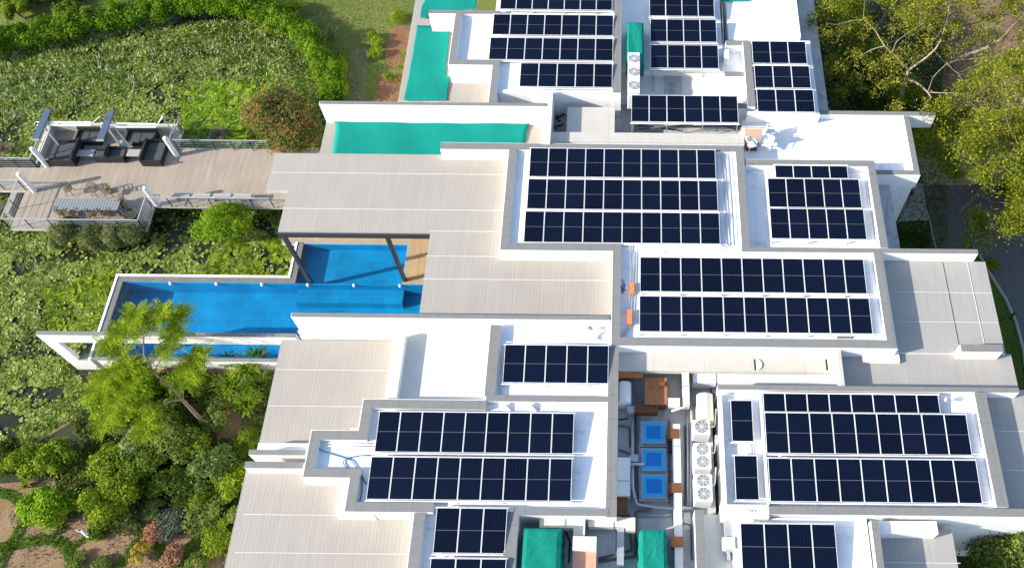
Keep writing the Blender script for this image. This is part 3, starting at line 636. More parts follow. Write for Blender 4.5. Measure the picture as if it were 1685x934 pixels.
ARR = [
 ('back left roof array', 'top row', 825, -17, 1007.5, 16.5, 7, {}),
 ('back left roof array', 'second row', 812.5, 23.5, 1009, 58.5, 7, {}),
 ('back left roof array', 'third row', 807, 62, 1008.5, 99.5, 7, {}),
 ('back left roof array', 'short front row', 857, 104, 1007.5, 143.5, 5, {}),
 ('array right of the top green box', 'back row', 1068.5, -9, 1176, 27, 4, dict(zlo=6.65, nbelow=6.12)),
 ('array right of the top green box', 'middle row', 1070, 32, 1180, 69, 4, dict(zlo=6.65, nbelow=6.12)),
 ('array right of the top green box', 'front row', 1070.5, 74, 1183, 112.5, 4, dict(zlo=6.65, nbelow=6.12)),
 ('raised over the pipe gap', 'single row', 1039, 157, 1215.5, 201.5, 6, dict(zlo=6.9, nbelow=5.0)),
 ('nine-panel array by the trees', 'back row', 1236.5, 68, 1328.6, 104.5, 3, dict(zlo=6.85, nbelow=6.52)),
 ('nine-panel array by the trees', 'middle row', 1240.5, 108, 1335, 144.5, 3, dict(zlo=6.85, nbelow=6.52)),
 ('nine-panel array by the trees', 'front row', 1244.5, 147, 1341.5, 184, 3, dict(zlo=6.85, nbelow=6.52)),
 ('central thirty-panel array', 'back row', 873, 243.8, 1178.5, 293, 10, {}),
 ('central thirty-panel array', 'middle row', 869.5, 294.6, 1182, 346, 10, {}),
 ('central thirty-panel array', 'front row', 864.5, 347.6, 1185.5, 400.8, 10, {}),
 ('fourteen-panel array right of centre', 'short back row', 1275, 271, 1396, 292.6, 4, dict(short=True, zlo=6.85, nbelow=6.46)),
 ('fourteen-panel array right of centre', 'middle row', 1262.5, 293.8, 1418.5, 341.5, 5, dict(zlo=6.8, nbelow=6.46)),
 ('fourteen-panel array right of centre', 'front row', 1266, 343, 1426.5, 393.3, 5, dict(zlo=6.8, nbelow=6.46)),
 ('roof with two eleven-panel rows', 'back row', 1053, 423.3, 1427, 482.5, 11, {}),
 ('roof with two eleven-panel rows', 'front row', 1052, 487, 1436.5, 548.5, 11, {}),
 ('small middle roof', 'lone row', 831, 567, 1000.8, 630, 5, {}),
 ('eighteen-panel array with blue cable', 'back row', 624.4, 676.7, 943, 745.3, 9, {}),
 ('eighteen-panel array with blue cable', 'front row', 611.4, 751, 939.8, 823.3, 9, {}),
 ('array left of the bottom green tarps', 'back row', 719, 835, 830.8, 909.3, 3, {}),
 ('array left of the bottom green tarps', 'cut-off front row', 709, 918, 829, 996, 3, {}),
 ('narrow roof beside the condensers', 'back position', 1201.6, 658.5, 1240.6, 725, 1, dict(zlo=6.85, nbelow=6.57)),
 ('narrow roof beside the condensers', 'front position', 1207.4, 749.3, 1249.5, 821, 1, dict(zlo=6.85, nbelow=6.57)),
 ('twenty-six-panel lower right array', 'short back row', 1255.4, 646, 1547.6, 678.4, 8, dict(short=True, zlo=6.95)),
 ('twenty-six-panel lower right array', 'middle row', 1257.4, 678.6, 1599.7, 747.6, 9, {}),
 ('twenty-six-panel lower right array', 'front row', 1263, 753.4, 1616.8, 827, 9, {}),
 ('four panels at the bottom right edge', 'single row', 1217.7, 860.7, 1380, 938, 4, dict(zlo=6.85, nbelow=6.56)),
]
for wh, rn, a1, b1, a3, b3, n, kw in ARR: row(a1, b1, a3, b3, n, wh, rn, **kw)
# ------------------------------------------------------------------ nets, tarps
def net(pts, z, label, amp=.02, seed=1):
    """a sheet of shade net spread over a roof: pts = left edge and right edge polylines (photo points)"""
    left, right = pts; g = random.Random(seed); nu, nv = 40, 24
    def at(pl, t):
        ys = [q[1] for q in pl]; y = ys[0] + (ys[-1]-ys[0])*t
        for a, b in zip(pl, pl[1:]):
            if a[1] <= y <= b[1] + 1e-6: f = (y-a[1])/max(b[1]-a[1], 1e-6); return a[0] + (b[0]-a[0])*f, y
        return pl[-1]
    m = MB()
    for j in range(nv+1):
        a, b = at(left, j/nv), at(right, j/nv)
        for i in range(nu+1):
            u = i/nu; p = W(a[0] + (b[0]-a[0])*u, a[1] + (b[1]-a[1])*u, z)
            m.v.append((p.x, p.y, z + amp*(math.sin(p.x*2.1 + p.y*.7) + math.sin(p.y*3.3 - p.x*.6) + g.uniform(-.4, .4)*.5)))
    for j in range(nv):
        for i in range(nu): k = j*(nu+1)+i; m.face((k, k+1, k+nu+2, k+nu+1))
    o = m.build('shade_net', 'teal_net', smooth=True); sol = o.modifiers.new('t', 'SOLIDIFY'); sol.thickness = .012
    return tag(o, label, 'shade net', 'green shade nets spread over roofs')
net([[(549, 198), (552.5, 207), (552, 216), (549, 235), (547, 254.5)], [(876, 198), (871, 204), (867, 215), (866, 226), (862, 236), (861, 254.5)]], 5.62, 'long green shade net on the roof in front of the long white wall')
net([[(686, 42), (684, 60), (677, 100), (670, 135), (664, 165)], [(741, 42), (739, 60), (733, 124), (743, 125), (738, 140), (735, 165)]], 5.58, 'narrow green shade net on the roof strip beside the garden path', seed=2)
net([[(700, -25), (698, 2), (693, 10), (692, 18), (692, 30)], [(790, -25), (784, 2), (782, 16), (704, 18), (703, 30)]], 5.58, 'green shade net cut off by the top edge of the photo', seed=3)
net([[(1186, -25), (1186, 2)], [(1233, -25), (1232, 2)]], 6.3, 'scrap of green net on the white terrace at the top edge', seed=4)
def tarpbox(r, zb, zt, label, lean=.12, seed=0):
    x0, y0, x1, y1 = r; m = MB(); g = random.Random(seed); nx, ny = 10, 16
    t = empty('tarp_covered_unit', ((x0+x1)/2, (y0+y1)/2, zb), label, 'covered unit', 'plant units under green tarpaulin')
    for j in range(ny+1):
        for i in range(nx+1):
            u, v = i/nx, j/ny; e = (i in (0, nx)) or (j in (0, ny))
            m.v.append((x0 + (x1-x0)*u, y0 + (y1-y0)*v, zt - (.05 if e else 0) + .012*math.sin(u*7+v*4) + g.uniform(-.008, .008)))
    for j in range(ny):
        for i in range(nx): k = j*(nx+1)+i; m.face((k, k+1, k+nx+2, k+nx+1))
    edge = [i for i in range(nx+1)] + [j*(nx+1)+nx for j in range(1, ny+1)] + [ny*(nx+1)+i for i in range(nx-1, -1, -1)] + [j*(nx+1) for j in range(ny-1, 0, -1)]
    b = len(m.v)
    for q, e in enumerate(edge):
        x, y, z = m.v[e]; cx, cy = (x0+x1)/2, (y0+y1)/2; k = 1 + lean + .05*math.sin(q*1.7)
        m.v.append((cx + (x-cx)*k, cy + (y-cy)*(1+lean*.4), zb + .12 + .07*math.sin(q*1.3)))
    n = len(edge)
    for q in range(n): m.face((edge[q], edge[(q+1) % n], b+(q+1) % n, b+q))
    m.build('tarpaulin', 'teal_tarp', t, smooth=False)
    m = MB(); m.box(x0+.08, y0+.08, zb, x1-.08, y1-.08, zt-.12); m.build('unit_body', 'dark_metal', t)
tarpbox(rect(862, 868, 920, 950, 7.0), 5.62, 7.0, 'plant unit under green tarpaulin, left one at the bottom edge', seed=1)
tarpbox(rect(1054, 870, 1097, 955, 6.8), 5.27, 6.8, 'plant unit under green tarpaulin between the pipes, right one at the bottom edge', seed=2, lean=.2)
tarpbox(rect(1032, 36, 1059, 98, 7.1), 5.72, 7.1, 'plant unit under green tarpaulin at the top, behind three condenser fans', seed=3)
EXPO = 1.06
# ------------------------------------------------------------------ ground
def sheet(pix, z, m, name, z0=None, kind='structure', label=None):
    b = MB(); P = [(W(a, c, z).x, W(a, c, z).y) for a, c in pix]; b.prism(P, z-.004 if z0 is None else z0, z); o = b.build(name, m); o['kind'] = kind
    return o
g = MB(); g.box(-900, -400, -1.2, 900, 1500, -.55); struct(g.build('ground', 'earth_dry'))
sheet([(-400, -160), (560, -160), (575, 170), (560, 260), (480, 300), (480, 640), (330, 640), (200, 640), (120, 745), (-400, 760)], 0, 'pond', 'pond_water')
# garden ground at the lower left, lawn at the top, land at the right
gard = [(-400, 770), (-60, 742), (60, 725), (120, 690), (170, 632), (205, 606), (480, 606), (700, 606), (700, 1200), (-400, 1200)]
sheet(gard, .22, 'soil', 'garden_soil', -.56)
sheet([(-400, 60), (-60, 45), (60, 55), (200, 15), (330, -5), (430, 5), (500, 35), (545, 80), (566, 170), (566, 270), (1000, 270), (1000, -200), (-400, -200)], .22, 'turf', 'lawn', -.56)
sheet([(-400, -10), (150, -10), (420, -25), (470, -10), (540, 62), (586, 80), (600, 40), (640, 0), (640, -200), (-400, -200)], .224, 'lush_turf', 'rough_grass', .1) if False else None
sheet([(1100, -200), (2400, -200), (2400, 1300), (1100, 1300)], .0, 'dark_soil', 'planted_ground', -.56)
sheet([(1500, 215), (1620, 215), (1760, 240), (1800, 300), (1520, 305)], .03, 'paving', 'paved_path', .001)
sheet([(1520, 305), (1530, 362), (1540, 560), (1600, 560), (1640, 470), (1665, 520), (1700, 620), (1720, 700), (1900, 700), (1900, 280)], .012, 'asphalt', 'driveway', .001)
sheet([(1478, 364), (1529, 362), (1518, 301), (1502, 301)], .06, 'concrete', 'concrete_pad', .001)
sheet([(1590, 380), (1615, 430), (1640, 470), (1665, 520), (1680, 575), (1690, 680), (1600, 680), (1540, 520)], .016, 'lush_turf', 'grass_strip', .001)
kb = MB(); kp = [W(a, c, .05) for a, c in ((1612, 420), (1632, 455), (1655, 492), (1672, 530), (1684, 575), (1692, 640))]
kb.tube(kp, .09, 6); struct(kb.build('kerb', 'concrete'))
kb = MB(); kb.tube([W(a, c, .05) for a, c in ((1512, 303), (1530, 364), (1540, 410))], .05, 6); struct(kb.build('kerb', 'concrete'))
sheet([(150, 640), (230, 612), (470, 612), (440, 700), (410, 760), (400, 900), (340, 900), (290, 850), (200, 830), (150, 790), (60, 790), (-60, 800), (-60, 745), (60, 728), (120, 693)], .228, 'dark_soil', 'planting_bed', .2)
sheet([(320, 668), (380, 640), (440, 650), (420, 700), (395, 720), (360, 720)], .234, 'soil', 'garden_soil', .2)
# beds by the path at the top
sheet([(640, 58), (650, 44), (690, 42), (676, 110), (640, 112), (632, 90)], .26, 'red_soil', 'garden_bed', .2)
sheet([(628, 122), (672, 120), (664, 168), (612, 168)], .26, 'red_soil', 'garden_bed', .2)
sheet([(579, 78), (606, 78), (604, 110), (600, 168), (574, 168), (572, 120)], .232, 'concrete', 'garden_path', .2)
patchy('path_dust', (.16, .15, .07), (.20, .18, .11), (.12, .13, .05), .8, 6); bpy.data.objects['garden_path'].data.materials[0] = MAT['path_dust']
def strip(pix, w, z, m, name, th=.03):
    P = [W(a, c, z) for a, c in pix]; b = MB()
    # smooth the line a little
    Q = []
    for i in range(len(P)-1):
        p0 = P[max(i-1, 0)]; p1, p2 = P[i], P[i+1]; p3 = P[min(i+2, len(P)-1)]
        for t in np.linspace(0, 1, 5)[:-1]:
            Q.append(.5*((2*p1) + (-p0+p2)*t + (2*p0-5*p1+4*p2-p3)*t*t + (-p0+3*p1-3*p2+p3)*t**3))
    Q.append(P[-1]); L_, R_ = [], []
    for i, q in enumerate(Q):
        d = (Q[min(i+1, len(Q)-1)] - Q[max(i-1, 0)]).normalized(); n = Vector((-d.y, d.x, 0)); L_.append(q + n*w/2); R_.append(q - n*w/2)
    for i in range(len(Q)):
        b.v += [(L_[i].x, L_[i].y, z), (R_[i].x, R_[i].y, z)]
    for i in range(len(Q)-1): b.face((2*i, 2*i+1, 2*i+3, 2*i+2))
    o = b.build(name, m); return o, Q
edges = [([(-20, 905), (40, 892), (85, 888), (112, 905), (118, 945)], .55), ([(112, 903), (135, 888), (150, 872)], .35), ([(165, 945), (200, 925), (222, 895), (242, 878), (262, 900), (275, 935)], .5),
         ([(290, 940), (320, 900), (345, 870)], .9), ([(-20, 812), (20, 815), (40, 850), (12, 905), (-10, 945)], .5), ([(375, 940), (395, 900), (400, 880)], .5)]
GP = []
for i, (e, w) in enumerate(edges):
    o, Q = strip(e, w, .235 + i*.004, 'lush_turf', 'grass_edging'); struct(o)
    for a, b in zip(Q, Q[1:]):
        for k in range(int(260*w*(b-a).length)): t = random.random(); GP.append(a + (b-a)*t + Vector((random.uniform(-w, w)*.5, random.uniform(-w, w)*.5, 0)))
def blades(P, h, m, name, w=.02, lean=.5, kind='stuff', seed=0):
    P = np.array([tuple(p) for p in P]); n = len(P); g = np.random.default_rng(seed); up = np.stack([g.normal(size=n)*lean, g.normal(size=n)*lean, np.ones(n)], 1)
    up = unit(up)*h*g.uniform(.5, 1.2, n)[:, None]; sd = unit(np.cross(up, g.normal(size=(n, 3))))*w
    o = quads_mesh(name, P + up*.5, up*.5, sd, m); o['kind'] = kind; return o
blades(GP, .16, 'leaf_mid', 'grass', .022, .7)
# lawn tufts so that the turf is not a bare sheet
lp = []
for _ in range(26000):
    a, c = random.uniform(470, 700), random.uniform(-30, 168); p = W(a, c, .23); lp.append(p)
def lawn_ok(p, q):
    return True
blades([p for p in lp], .07, 'grass_blade', 'lawn_grass', .018, .9, seed=3)
# ------------------------------------------------------------------ pond plants
def px_of(p):
    q = Vector(p) - Vector((0, 0, HC)); Z = q.y*math.cos(PITCH) - q.z*math.sin(PITCH); u = F*q.x/Z; v = -F*(q.y*math.sin(PITCH) + q.z*math.cos(PITCH))/Z
    c, s = math.cos(ROLL), math.sin(ROLL); return CX + u*c - v*s, CY + u*s + v*c
def inpoly(x, y, P):
    r = False; n = len(P)
    for i in range(n):
        x1, y1 = P[i]; x2, y2 = P[(i+1) % n]
        if (y1 > y) != (y2 > y) and x < (x2-x1)*(y-y1)/(y2-y1) + x1: r = not r
    return r
pond_n = [(-60, 95), (60, 68), (200, 42), (400, 32), (470, 55), (520, 90), (540, 165), (545, 262), (-60, 262)]
pond_s = [(-60, 300), (30, 330), (250, 330), (480, 330), (485, 470), (200, 470), (150, 560), (110, 600), (150, 640), (130, 690), (60, 730), (-60, 742)]
holes = [(205, 470, 22, 40), (250, 445, 26, 14), (448, 428, 26, 18), (60, 645, 60, 14), (20, 690, 40, 14), (285, 372, 34, 40), (335, 425, 20, 14), (455, 440, 30, 22), (100, 425, 60, 10), (330, 365, 16, 26), (380, 175, 14, 8), (300, 160, 20, 6), (110, 500, 12, 10), (60, 560, 14, 8), (90, 735, 60, 14)]  # pad-free spots; the one below the papyrus bares dark water for a shadow
from mathutils import noise as mnoise
def scatter(n, poly, dens):
    xs = [p[0] for p in poly]; ys = [p[1] for p in poly]; out = []
    while len(out) < n:
        x, y = random.uniform(min(xs), max(xs)), random.uniform(min(ys), max(ys))
        if not inpoly(x, y, poly): continue
        bad = False
        for hx, hy, hr, hs in holes:
            if ((x-hx)/hr)**2 + ((y-hy)/hs)**2 < random.uniform(.5, 1.3): bad = True
        if bad and random.random() < .93: continue
        p = W(x, y, .03)
        if random.random() < dens(p, x, y): out.append(p)
    return out
def nz(p, s, o=0): return mnoise.noise(Vector((p.x*s + o, p.y*s, o)))*.5 + .5
def pads(P, rmin, rmax, name, m, z=.02, tilt=.12, seed=0):
    g = np.random.default_rng(seed); n = len(P); K = 7; P = np.array([tuple(p) for p in P]); r = g.uniform(rmin, rmax, n)
    a = np.linspace(0, 2*np.pi, K, endpoint=False)[None] + g.uniform(0, 6.28, n)[:, None]
    tx, ty = g.normal(size=n)*tilt, g.normal(size=n)*tilt
    wob = 1 + g.normal(size=(n, K))*.07
    X = np.cos(a)*r[:, None]*wob; Y = np.sin(a)*r[:, None]*wob; Z = X*tx[:, None] + Y*ty[:, None] + r[:, None]*.12
    V = np.stack([P[:, 0, None] + X, P[:, 1, None] + Y, z + g.uniform(0, .05, n)[:, None] + np.maximum(Z, -.005)], 2).astype(np.float32)
    me = bpy.data.meshes.new(name); me.vertices.add(n*K); me.vertices.foreach_set('co', V.ravel()); me.loops.add(n*K); me.loops.foreach_set('vertex_index', np.arange(n*K, dtype=np.int32))
    me.polygons.add(n); me.polygons.foreach_set('loop_start', np.arange(0, n*K, K, dtype=np.int32)); me.materials.append(MAT[m]); me.update(calc_edges=True); me.validate()
    o = bpy.data.objects.new(name, me); COL.objects.link(o); o['kind'] = 'stuff'; return o
pads(scatter(38000, pond_n, lambda p, x, y: .10 + .90*(nz(p, .8) > .42)), .05, .115, 'water_plants', 'pad_green', seed=1, tilt=.22)
pads(scatter(2200, [(300, 150), (440, 120), (470, 160), (420, 250), (300, 210)], lambda p, x, y: .2 + .8*(nz(p, .5, 3) > .45)), .14, .24, 'lily_pads', 'leaf_lime', seed=2)
pads(scatter(30000, pond_s, lambda p, x, y: (.06 + .94*(nz(p, .75, 7) > .44))*(1 if x < 160 or y > 380 else .8)), .055, .125, 'water_plants', 'pad_green', seed=3, tilt=.2)
pads(scatter(900, [(75, 480), (185, 440), (180, 490), (155, 540), (90, 560)], lambda p, x, y: .2+.8*(nz(p, .6, 9) > .4)), .15, .26, 'lily_pads', 'leaf_bright', seed=4)
pads(scatter(650, [(350, 400), (440, 390), (480, 400), (480, 465), (330, 455)], lambda p, x, y: .1+.9*(nz(p, .9, 2) > .5)), .13, .24, 'lily_pads', 'leaf_bright', seed=5)
P = scatter(13000, [(-60, 95), (60, 66), (200, 42), (400, 32), (470, 52), (525, 90), (535, 150), (300, 130), (200, 160), (-60, 240)], lambda p, x, y: .3 + .7*(nz(p, .5, 5) > .45))
blades(P, .34, 'blade_green', 'reeds', .028, .9, seed=6)
P = scatter(5000, pond_n, lambda p, x, y: 1.*(nz(p, .3, 15) > .50)); blades(P, .3, 'blade_green', 'reeds', .03, .8, seed=7)
P = scatter(4500, pond_s, lambda p, x, y: 1.*(nz(p, .35, 25) > .50)); blades(P, .26, 'blade_green', 'reeds', .03, .8, seed=8)
# ------------------------------------------------------------------ hedges and shrubs
def hedge(pix, w, h, z, m, label, n=20000, size=.085, seed=0, name='hedge', trunk=True):
    P = [W(a, c, z) for a, c in pix]; g = np.random.default_rng(seed); t = empty(name, P[0], label, 'hedge')
    seg = [(a, b, (b-a).length) for a, b in zip(P, P[1:])]; tot = sum(s[2] for s in seg); parts = []
    for a, b, l in seg:
        k = max(1, int(l/.55))
        for i in range(k):
            c = a + (b-a)*((i+.5)/k); r = w*.5*g.uniform(.9, 1.2); hh = h*g.uniform(.85, 1.12)
            parts.append(blob_leaves((c.x + g.normal()*.08, c.y + g.normal()*.08, z + hh*.5), (r, r, hh*.5), int(n*l/tot/k), size, 9, 2., seed=int(g.integers(1e6)), cr=.5))
    quads_mesh('foliage', *cat3(parts), m, t)
    s = MB()
    for a, b, l in seg:
        for i in range(max(1, int(l/1.2))): q = a + (b-a)*(i+.5)/max(1, int(l/1.2)); s.tube([(q.x, q.y, z-.5), (q.x, q.y, z+h*.6)], .03, 5)
    s.build('stem', 'bark', t); return t
leafmat('leaf_hedge', [(.045, .10, .006), (.10, .20, .008), (.19, .31, .014)])
hedge([(-30, 95), (30, 78), (90, 66), (160, 52), (230, 38), (300, 28), (370, 24), (430, 32), (480, 48), (516, 78), (536, 110), (548, 150), (548, 178)], 1.6, 1.7, .1, 'leaf_hedge', 'long curved clipped green hedge around the upper edge of the lily pond', 120000, .08, seed=4)
hedge([(566, 108), (568, 130), (570, 160)], .65, .9, .2, 'leaf_lime', 'short yellow-green hedge next to the path in front of the long white wall', 9000, .055, seed=5)
hedge([(622, 60), (618, 82), (622, 100)], .7, .8, .2, 'leaf_bright', 'narrow green hedge beside the red soil bed', 9000, .06, seed=6)
hedge([(-40, 768), (20, 762), (70, 758)], 1.3, 1.0, .2, 'leaf_bright', 'green hedge at the left edge beside the pond bank', 16000, .06, seed=7)
hedge([(-40, 20), (20, 12), (80, 8), (150, -2)], 1.5, 1.4, .2, 'leaf_dark', 'dark bushy hedge at the top left corner behind the curved hedge', 22000, .075, seed=8)
S = shrub
S(40, 30, .2, 1.0, 1.6, 'bush', 'leaf_bright', 'sunlit bush at the top left corner', n=4500, size=.08, seed=11)
S(120, 26, .2, .8, 1.2, 'bush', 'leaf_mid', 'dark rounded bush behind the curved hedge at top left', n=3500, size=.08, seed=12)
S(190, 12, .2, 1.1, 1.1, 'grass_clump', 'leaf_lime', 'arching grassy clump at the top edge, left of the yellow shrubs', 'ornamental grass', n=500, size=.025, seed=13, kind='strap')
S(245, 8, .2, 1.2, 1.1, 'grass_clump', 'leaf_bright', 'wide arching grass clump at the top edge behind the hedge', 'ornamental grass', n=500, size=.025, seed=14, kind='strap')
S(300, 6, .2, .9, .9, 'flower_shrub', 'leaf_yellow', 'yellow flowering shrub at the top edge', n=3200, size=.06, seed=15)
S(345, 3, .2, .9, .9, 'flower_shrub', 'leaf_yellow', 'yellow flowering shrub, right one of the pair at the top edge', n=3200, size=.06, seed=16)
S(385, 8, .2, .7, .8, 'bush', 'leaf_lime', 'pale green shrub between the yellow shrubs and the lawn', n=2000, size=.06, seed=17)
S(447, 14, .2, .8, .8, 'bush', 'leaf_lime', 'lime green bush at the bend of the path above the hedge', n=2400, size=.06, seed=18)
S(487, 22, .2, .75, 1.0, 'bush', 'leaf_bright', 'bright green bush with spiky grass at the lawn corner', n=2600, size=.06, seed=19)
S(515, 52, .2, .9, 1.4, 'spiky_plant', 'leaf_variegated', 'tall spiky pale plant on the path between hedge and lawn', 'plant', n=140, size=.035, seed=20, kind='strap')
S(548, 66, .2, .9, 1.5, 'spiky_plant', 'leaf_variegated', 'spiky pale plant with its shadow across the lawn', 'plant', n=160, size=.035, seed=21, kind='strap')
S(556, 98, .2, .35, .6, 'bush', 'leaf_olive', 'small dull shrub at the end of the yellow-green hedge', n=700, size=.05, seed=22)
S(656, 36, .2, .48, .85, 'ball_bush', 'leaf_bright', 'round clipped ball bush beside the red soil bed on the lawn', n=3500, size=.04, seed=23, cr=.55, clumps=24)
S(667, 92, .25, .35, .4, 'bush', 'leaf_bright', 'small green bush at the edge of the red soil bed by the net', n=900, size=.045, seed=24)
S(664, 110, .25, .3, .4, 'bush', 'leaf_bright', 'small green shrub between the two red soil beds by the net', n=700, size=.045, seed=25)
S(640, 130, .25, .35, .45, 'bush', 'leaf_mid', 'green shrub in the lower red soil bed', n=800, size=.045, seed=26)
S(660, 135, .25, .3, .4, 'bush', 'leaf_bright', 'green shrub in the lower red soil bed next to the green net', n=700, size=.045, seed=27)
t = S(477, 228, .05, 2.45, 3.0, 'feathery_bush', 'leaf_reddish', 'big reddish-brown feathery bush at the end of the wooden deck', n=42000, size=.11, seed=28, elong=3.6, droop=.5, clumps=26, cr=.34)
leafmat('leaf_papyrus', [(.07, .09, .03), (.13, .17, .04), (.27, .27, .14)])
for i, (a, c, r, h, lb) in enumerate([(120, 402, .9, 1.2, 'left one of the fluffy papyrus bushes in front of the deck'), (165, 405, .8, 1.1, 'grey-green papyrus bush, second in the row in front of the deck'), (218, 405, 1.0, 1.25, 'papyrus bush below the round planter on the deck')]):
    S(a, c-4, 0, r*1.2, h*1.5, 'papyrus_bush', 'leaf_papyrus', lb, n=9000, size=.10, seed=30+i, elong=5, clumps=20)
S(385, 382, 0, 1.55, 2.2, 'papyrus_bush', 'leaf_lime', 'tall sunlit papyrus bush under the deck railing near the pool', n=17000, size=.10, seed=35, elong=5, clumps=24)
S(360, 225, 0, .9, .6, 'grass_clump', 'dry_grass', 'dry reedy clump on the pond beside the deck railing', 'ornamental grass', n=500, size=.02, seed=36, kind='strap')
S(12, 250, 0, .8, .9, 'grass_clump', 'dry_grass', 'dark dry grass clump at the left edge above the deck', 'ornamental grass', n=400, size=.02, seed=37, kind='strap')
S(2, 352, 0, .8, .9, 'grass_clump', 'dry_grass', 'dry grass clump at the left edge below the deck', 'ornamental grass', n=500, size=.02, seed=38, kind='strap')
S(440, 352, 0, .45, 1.2, 'bush', 'leaf_lime', 'thin green shrub at the corner of the deck under the roof', n=900, size=.06, seed=39)
# lower left garden
LL = [
 (92, 842, 1.05, 1.5, 'leaf_lime', 'round bush with yellow-green tips beside the bare soil', 12000, .055, 40),
 (196, 835, 1.1, 1.6, 'leaf_bright', 'rounded green bush right of the yellow-tipped one', 12000, .055, 41),
 (110, 765, .85, 1.7, 'leaf_bright', 'upright bright green bush on the pond bank', 9000, .06, 42),
 (158, 768, .6, .7, 'leaf_olive', 'small dull olive shrub between two green bushes', 1800, .05, 43),
 (190, 775, .95, 1.3, 'leaf_bright', 'full green bush behind the rounded pair', 7000, .06, 44),
 (245, 772, 1.0, 1.5, 'leaf_mid', 'deep green shrub at the middle of the planted bed', 7000, .06, 45),
 (238, 742, .8, 1.5, 'leaf_variegated', 'pale variegated shrub under the feathery tree', 4200, .06, 46),
 (296, 742, 1.2, 1.6, 'leaf_olive', 'broad olive shrub below the feathery tree', 6500, .06, 47),
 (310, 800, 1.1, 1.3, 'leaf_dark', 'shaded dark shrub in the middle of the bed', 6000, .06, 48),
 (362, 782, 1.0, 1.9, 'leaf_blue', 'tall blue-green shrub near the beige roof edge', 7500, .06, 49),
 (395, 800, .8, 1.5, 'leaf_bright', 'green shrub touching the roof edge', 4500, .06, 50),
 (365, 695, .7, .9, 'leaf_olive', 'round olive bush on the red soil', 4000, .05, 51),
 (410, 732, .75, .8, 'leaf_mid', 'clipped round bush right against the roof corner', 5500, .045, 52),
 (345, 845, 1.0, .9, 'leaf_olive', 'low spreading shrub in the lower bed', 4200, .06, 53),
 (368, 885, .85, .7, 'leaf_bright', 'low mounded grassy bush near the bottom edge', 5000, .05, 54),
 (390, 925, .5, .5, 'leaf_bright', 'small green bush at the bottom edge by the roof', 1600, .05, 55),
 (233, 912, .5, .55, 'leaf_gold', 'small orange-gold bush on the grass edging', 2200, .045, 56),
 (290, 860, .75, .6, 'leaf_silver', 'silvery grey shrub in the lower bed', 2600, .05, 57),
 (262, 880, .55, .5, 'leaf_coral', 'coral pink shrub left of the silvery one', 1700, .05, 58),
 (288, 915, .6, .5, 'leaf_coral', 'coral pink shrub near the bottom edge', 1700, .05, 59),
 (143, 828, .45, .6, 'leaf_bright', 'small green shrub between the two round bushes', 1500, .05, 60),
 (160, 880, .35, .4, 'leaf_mid', 'low shrub beside the white statue', 1000, .045, 61),
 (258, 838, .5, .6, 'leaf_olive', 'small olive shrub right of the rounded green bush', 1500, .05, 62),
 (130, 925, .45, .35, 'leaf_olive', 'low weedy shrub at the bottom edge', 800, .05, 63),
 (170, 930, .4, .35, 'leaf_olive', 'second low weedy shrub at the bottom edge', 800, .05, 64),
 (330, 930, .55, .5, 'leaf_olive', 'low mixed shrub at the bottom edge beside the grass', 1500, .05, 65),
 (20, 745, .6, .8, 'leaf_dark', 'dark shrub on the bank at the left edge', 2200, .055, 66),
 (335, 740, .8, 1.3, 'leaf_bright', 'green shrub at the foot of the feathery tree', 4500, .055, 67),
 (300, 640, .9, .9, 'leaf_bright', 'bright low shrub behind the feathery tree by the pool wall', 4500, .055, 68),
 (250, 640, .9, .8, 'leaf_bright', 'bright low shrub in front of the white pool wall', 4500, .055, 69),
 (195, 640, .8, .8, 'leaf_bright', 'leafy low shrub left in front of the white pool wall', 3800, .055, 70),
 (215, 690, .9, 1.0, 'leaf_olive', 'olive shrub in the shade left of the feathery tree', 4200, .055, 71),
]
for a, c, r, h, m_, lb, n, sz, sd in LL: S(a, c, .2, r*1.12, h*1.15, 'shrub' if sd not in (40, 41) else 'round_bush', m_, lb, n=int(n*1.15), size=sz*1.35, seed=sd, clumps=18, cr=.36)
MORE = [(230, 668, 1.1, 1.5, 'leaf_lime', 'bright lime shrub under the crown of the feathery tree'), (280, 690, 1.0, 1.1, 'leaf_mid', 'green shrub left of the feathery tree trunk'), (180, 668, 1.0, 1.4, 'leaf_lime', 'lime shrub at the bank below the white frame wall'),
 (330, 640, .7, .8, 'leaf_mid', 'green shrub right behind the feathery tree trunk'), (345, 820, .8, 1.1, 'leaf_mid', 'mid green shrub between the blue-green shrub and the silvery one'), (275, 800, .8, 1.0, 'leaf_mid', 'mid green shrub in the shade behind the silvery one'), (400, 850, .6, .9, 'leaf_olive', 'olive shrub against the roof edge near the bottom'), (230, 800, .7, .9, 'leaf_dark', 'dark shrub behind the rounded green bush'), (60, 772, .8, 1.0, 'leaf_bright', 'green shrub joining the hedge at the left')]
for k, (a, c, r, h, m_, lb) in enumerate(MORE): S(a, c, .2, r, h, 'shrub', m_, lb, n=6500, size=.08, seed=140+k, clumps=16)
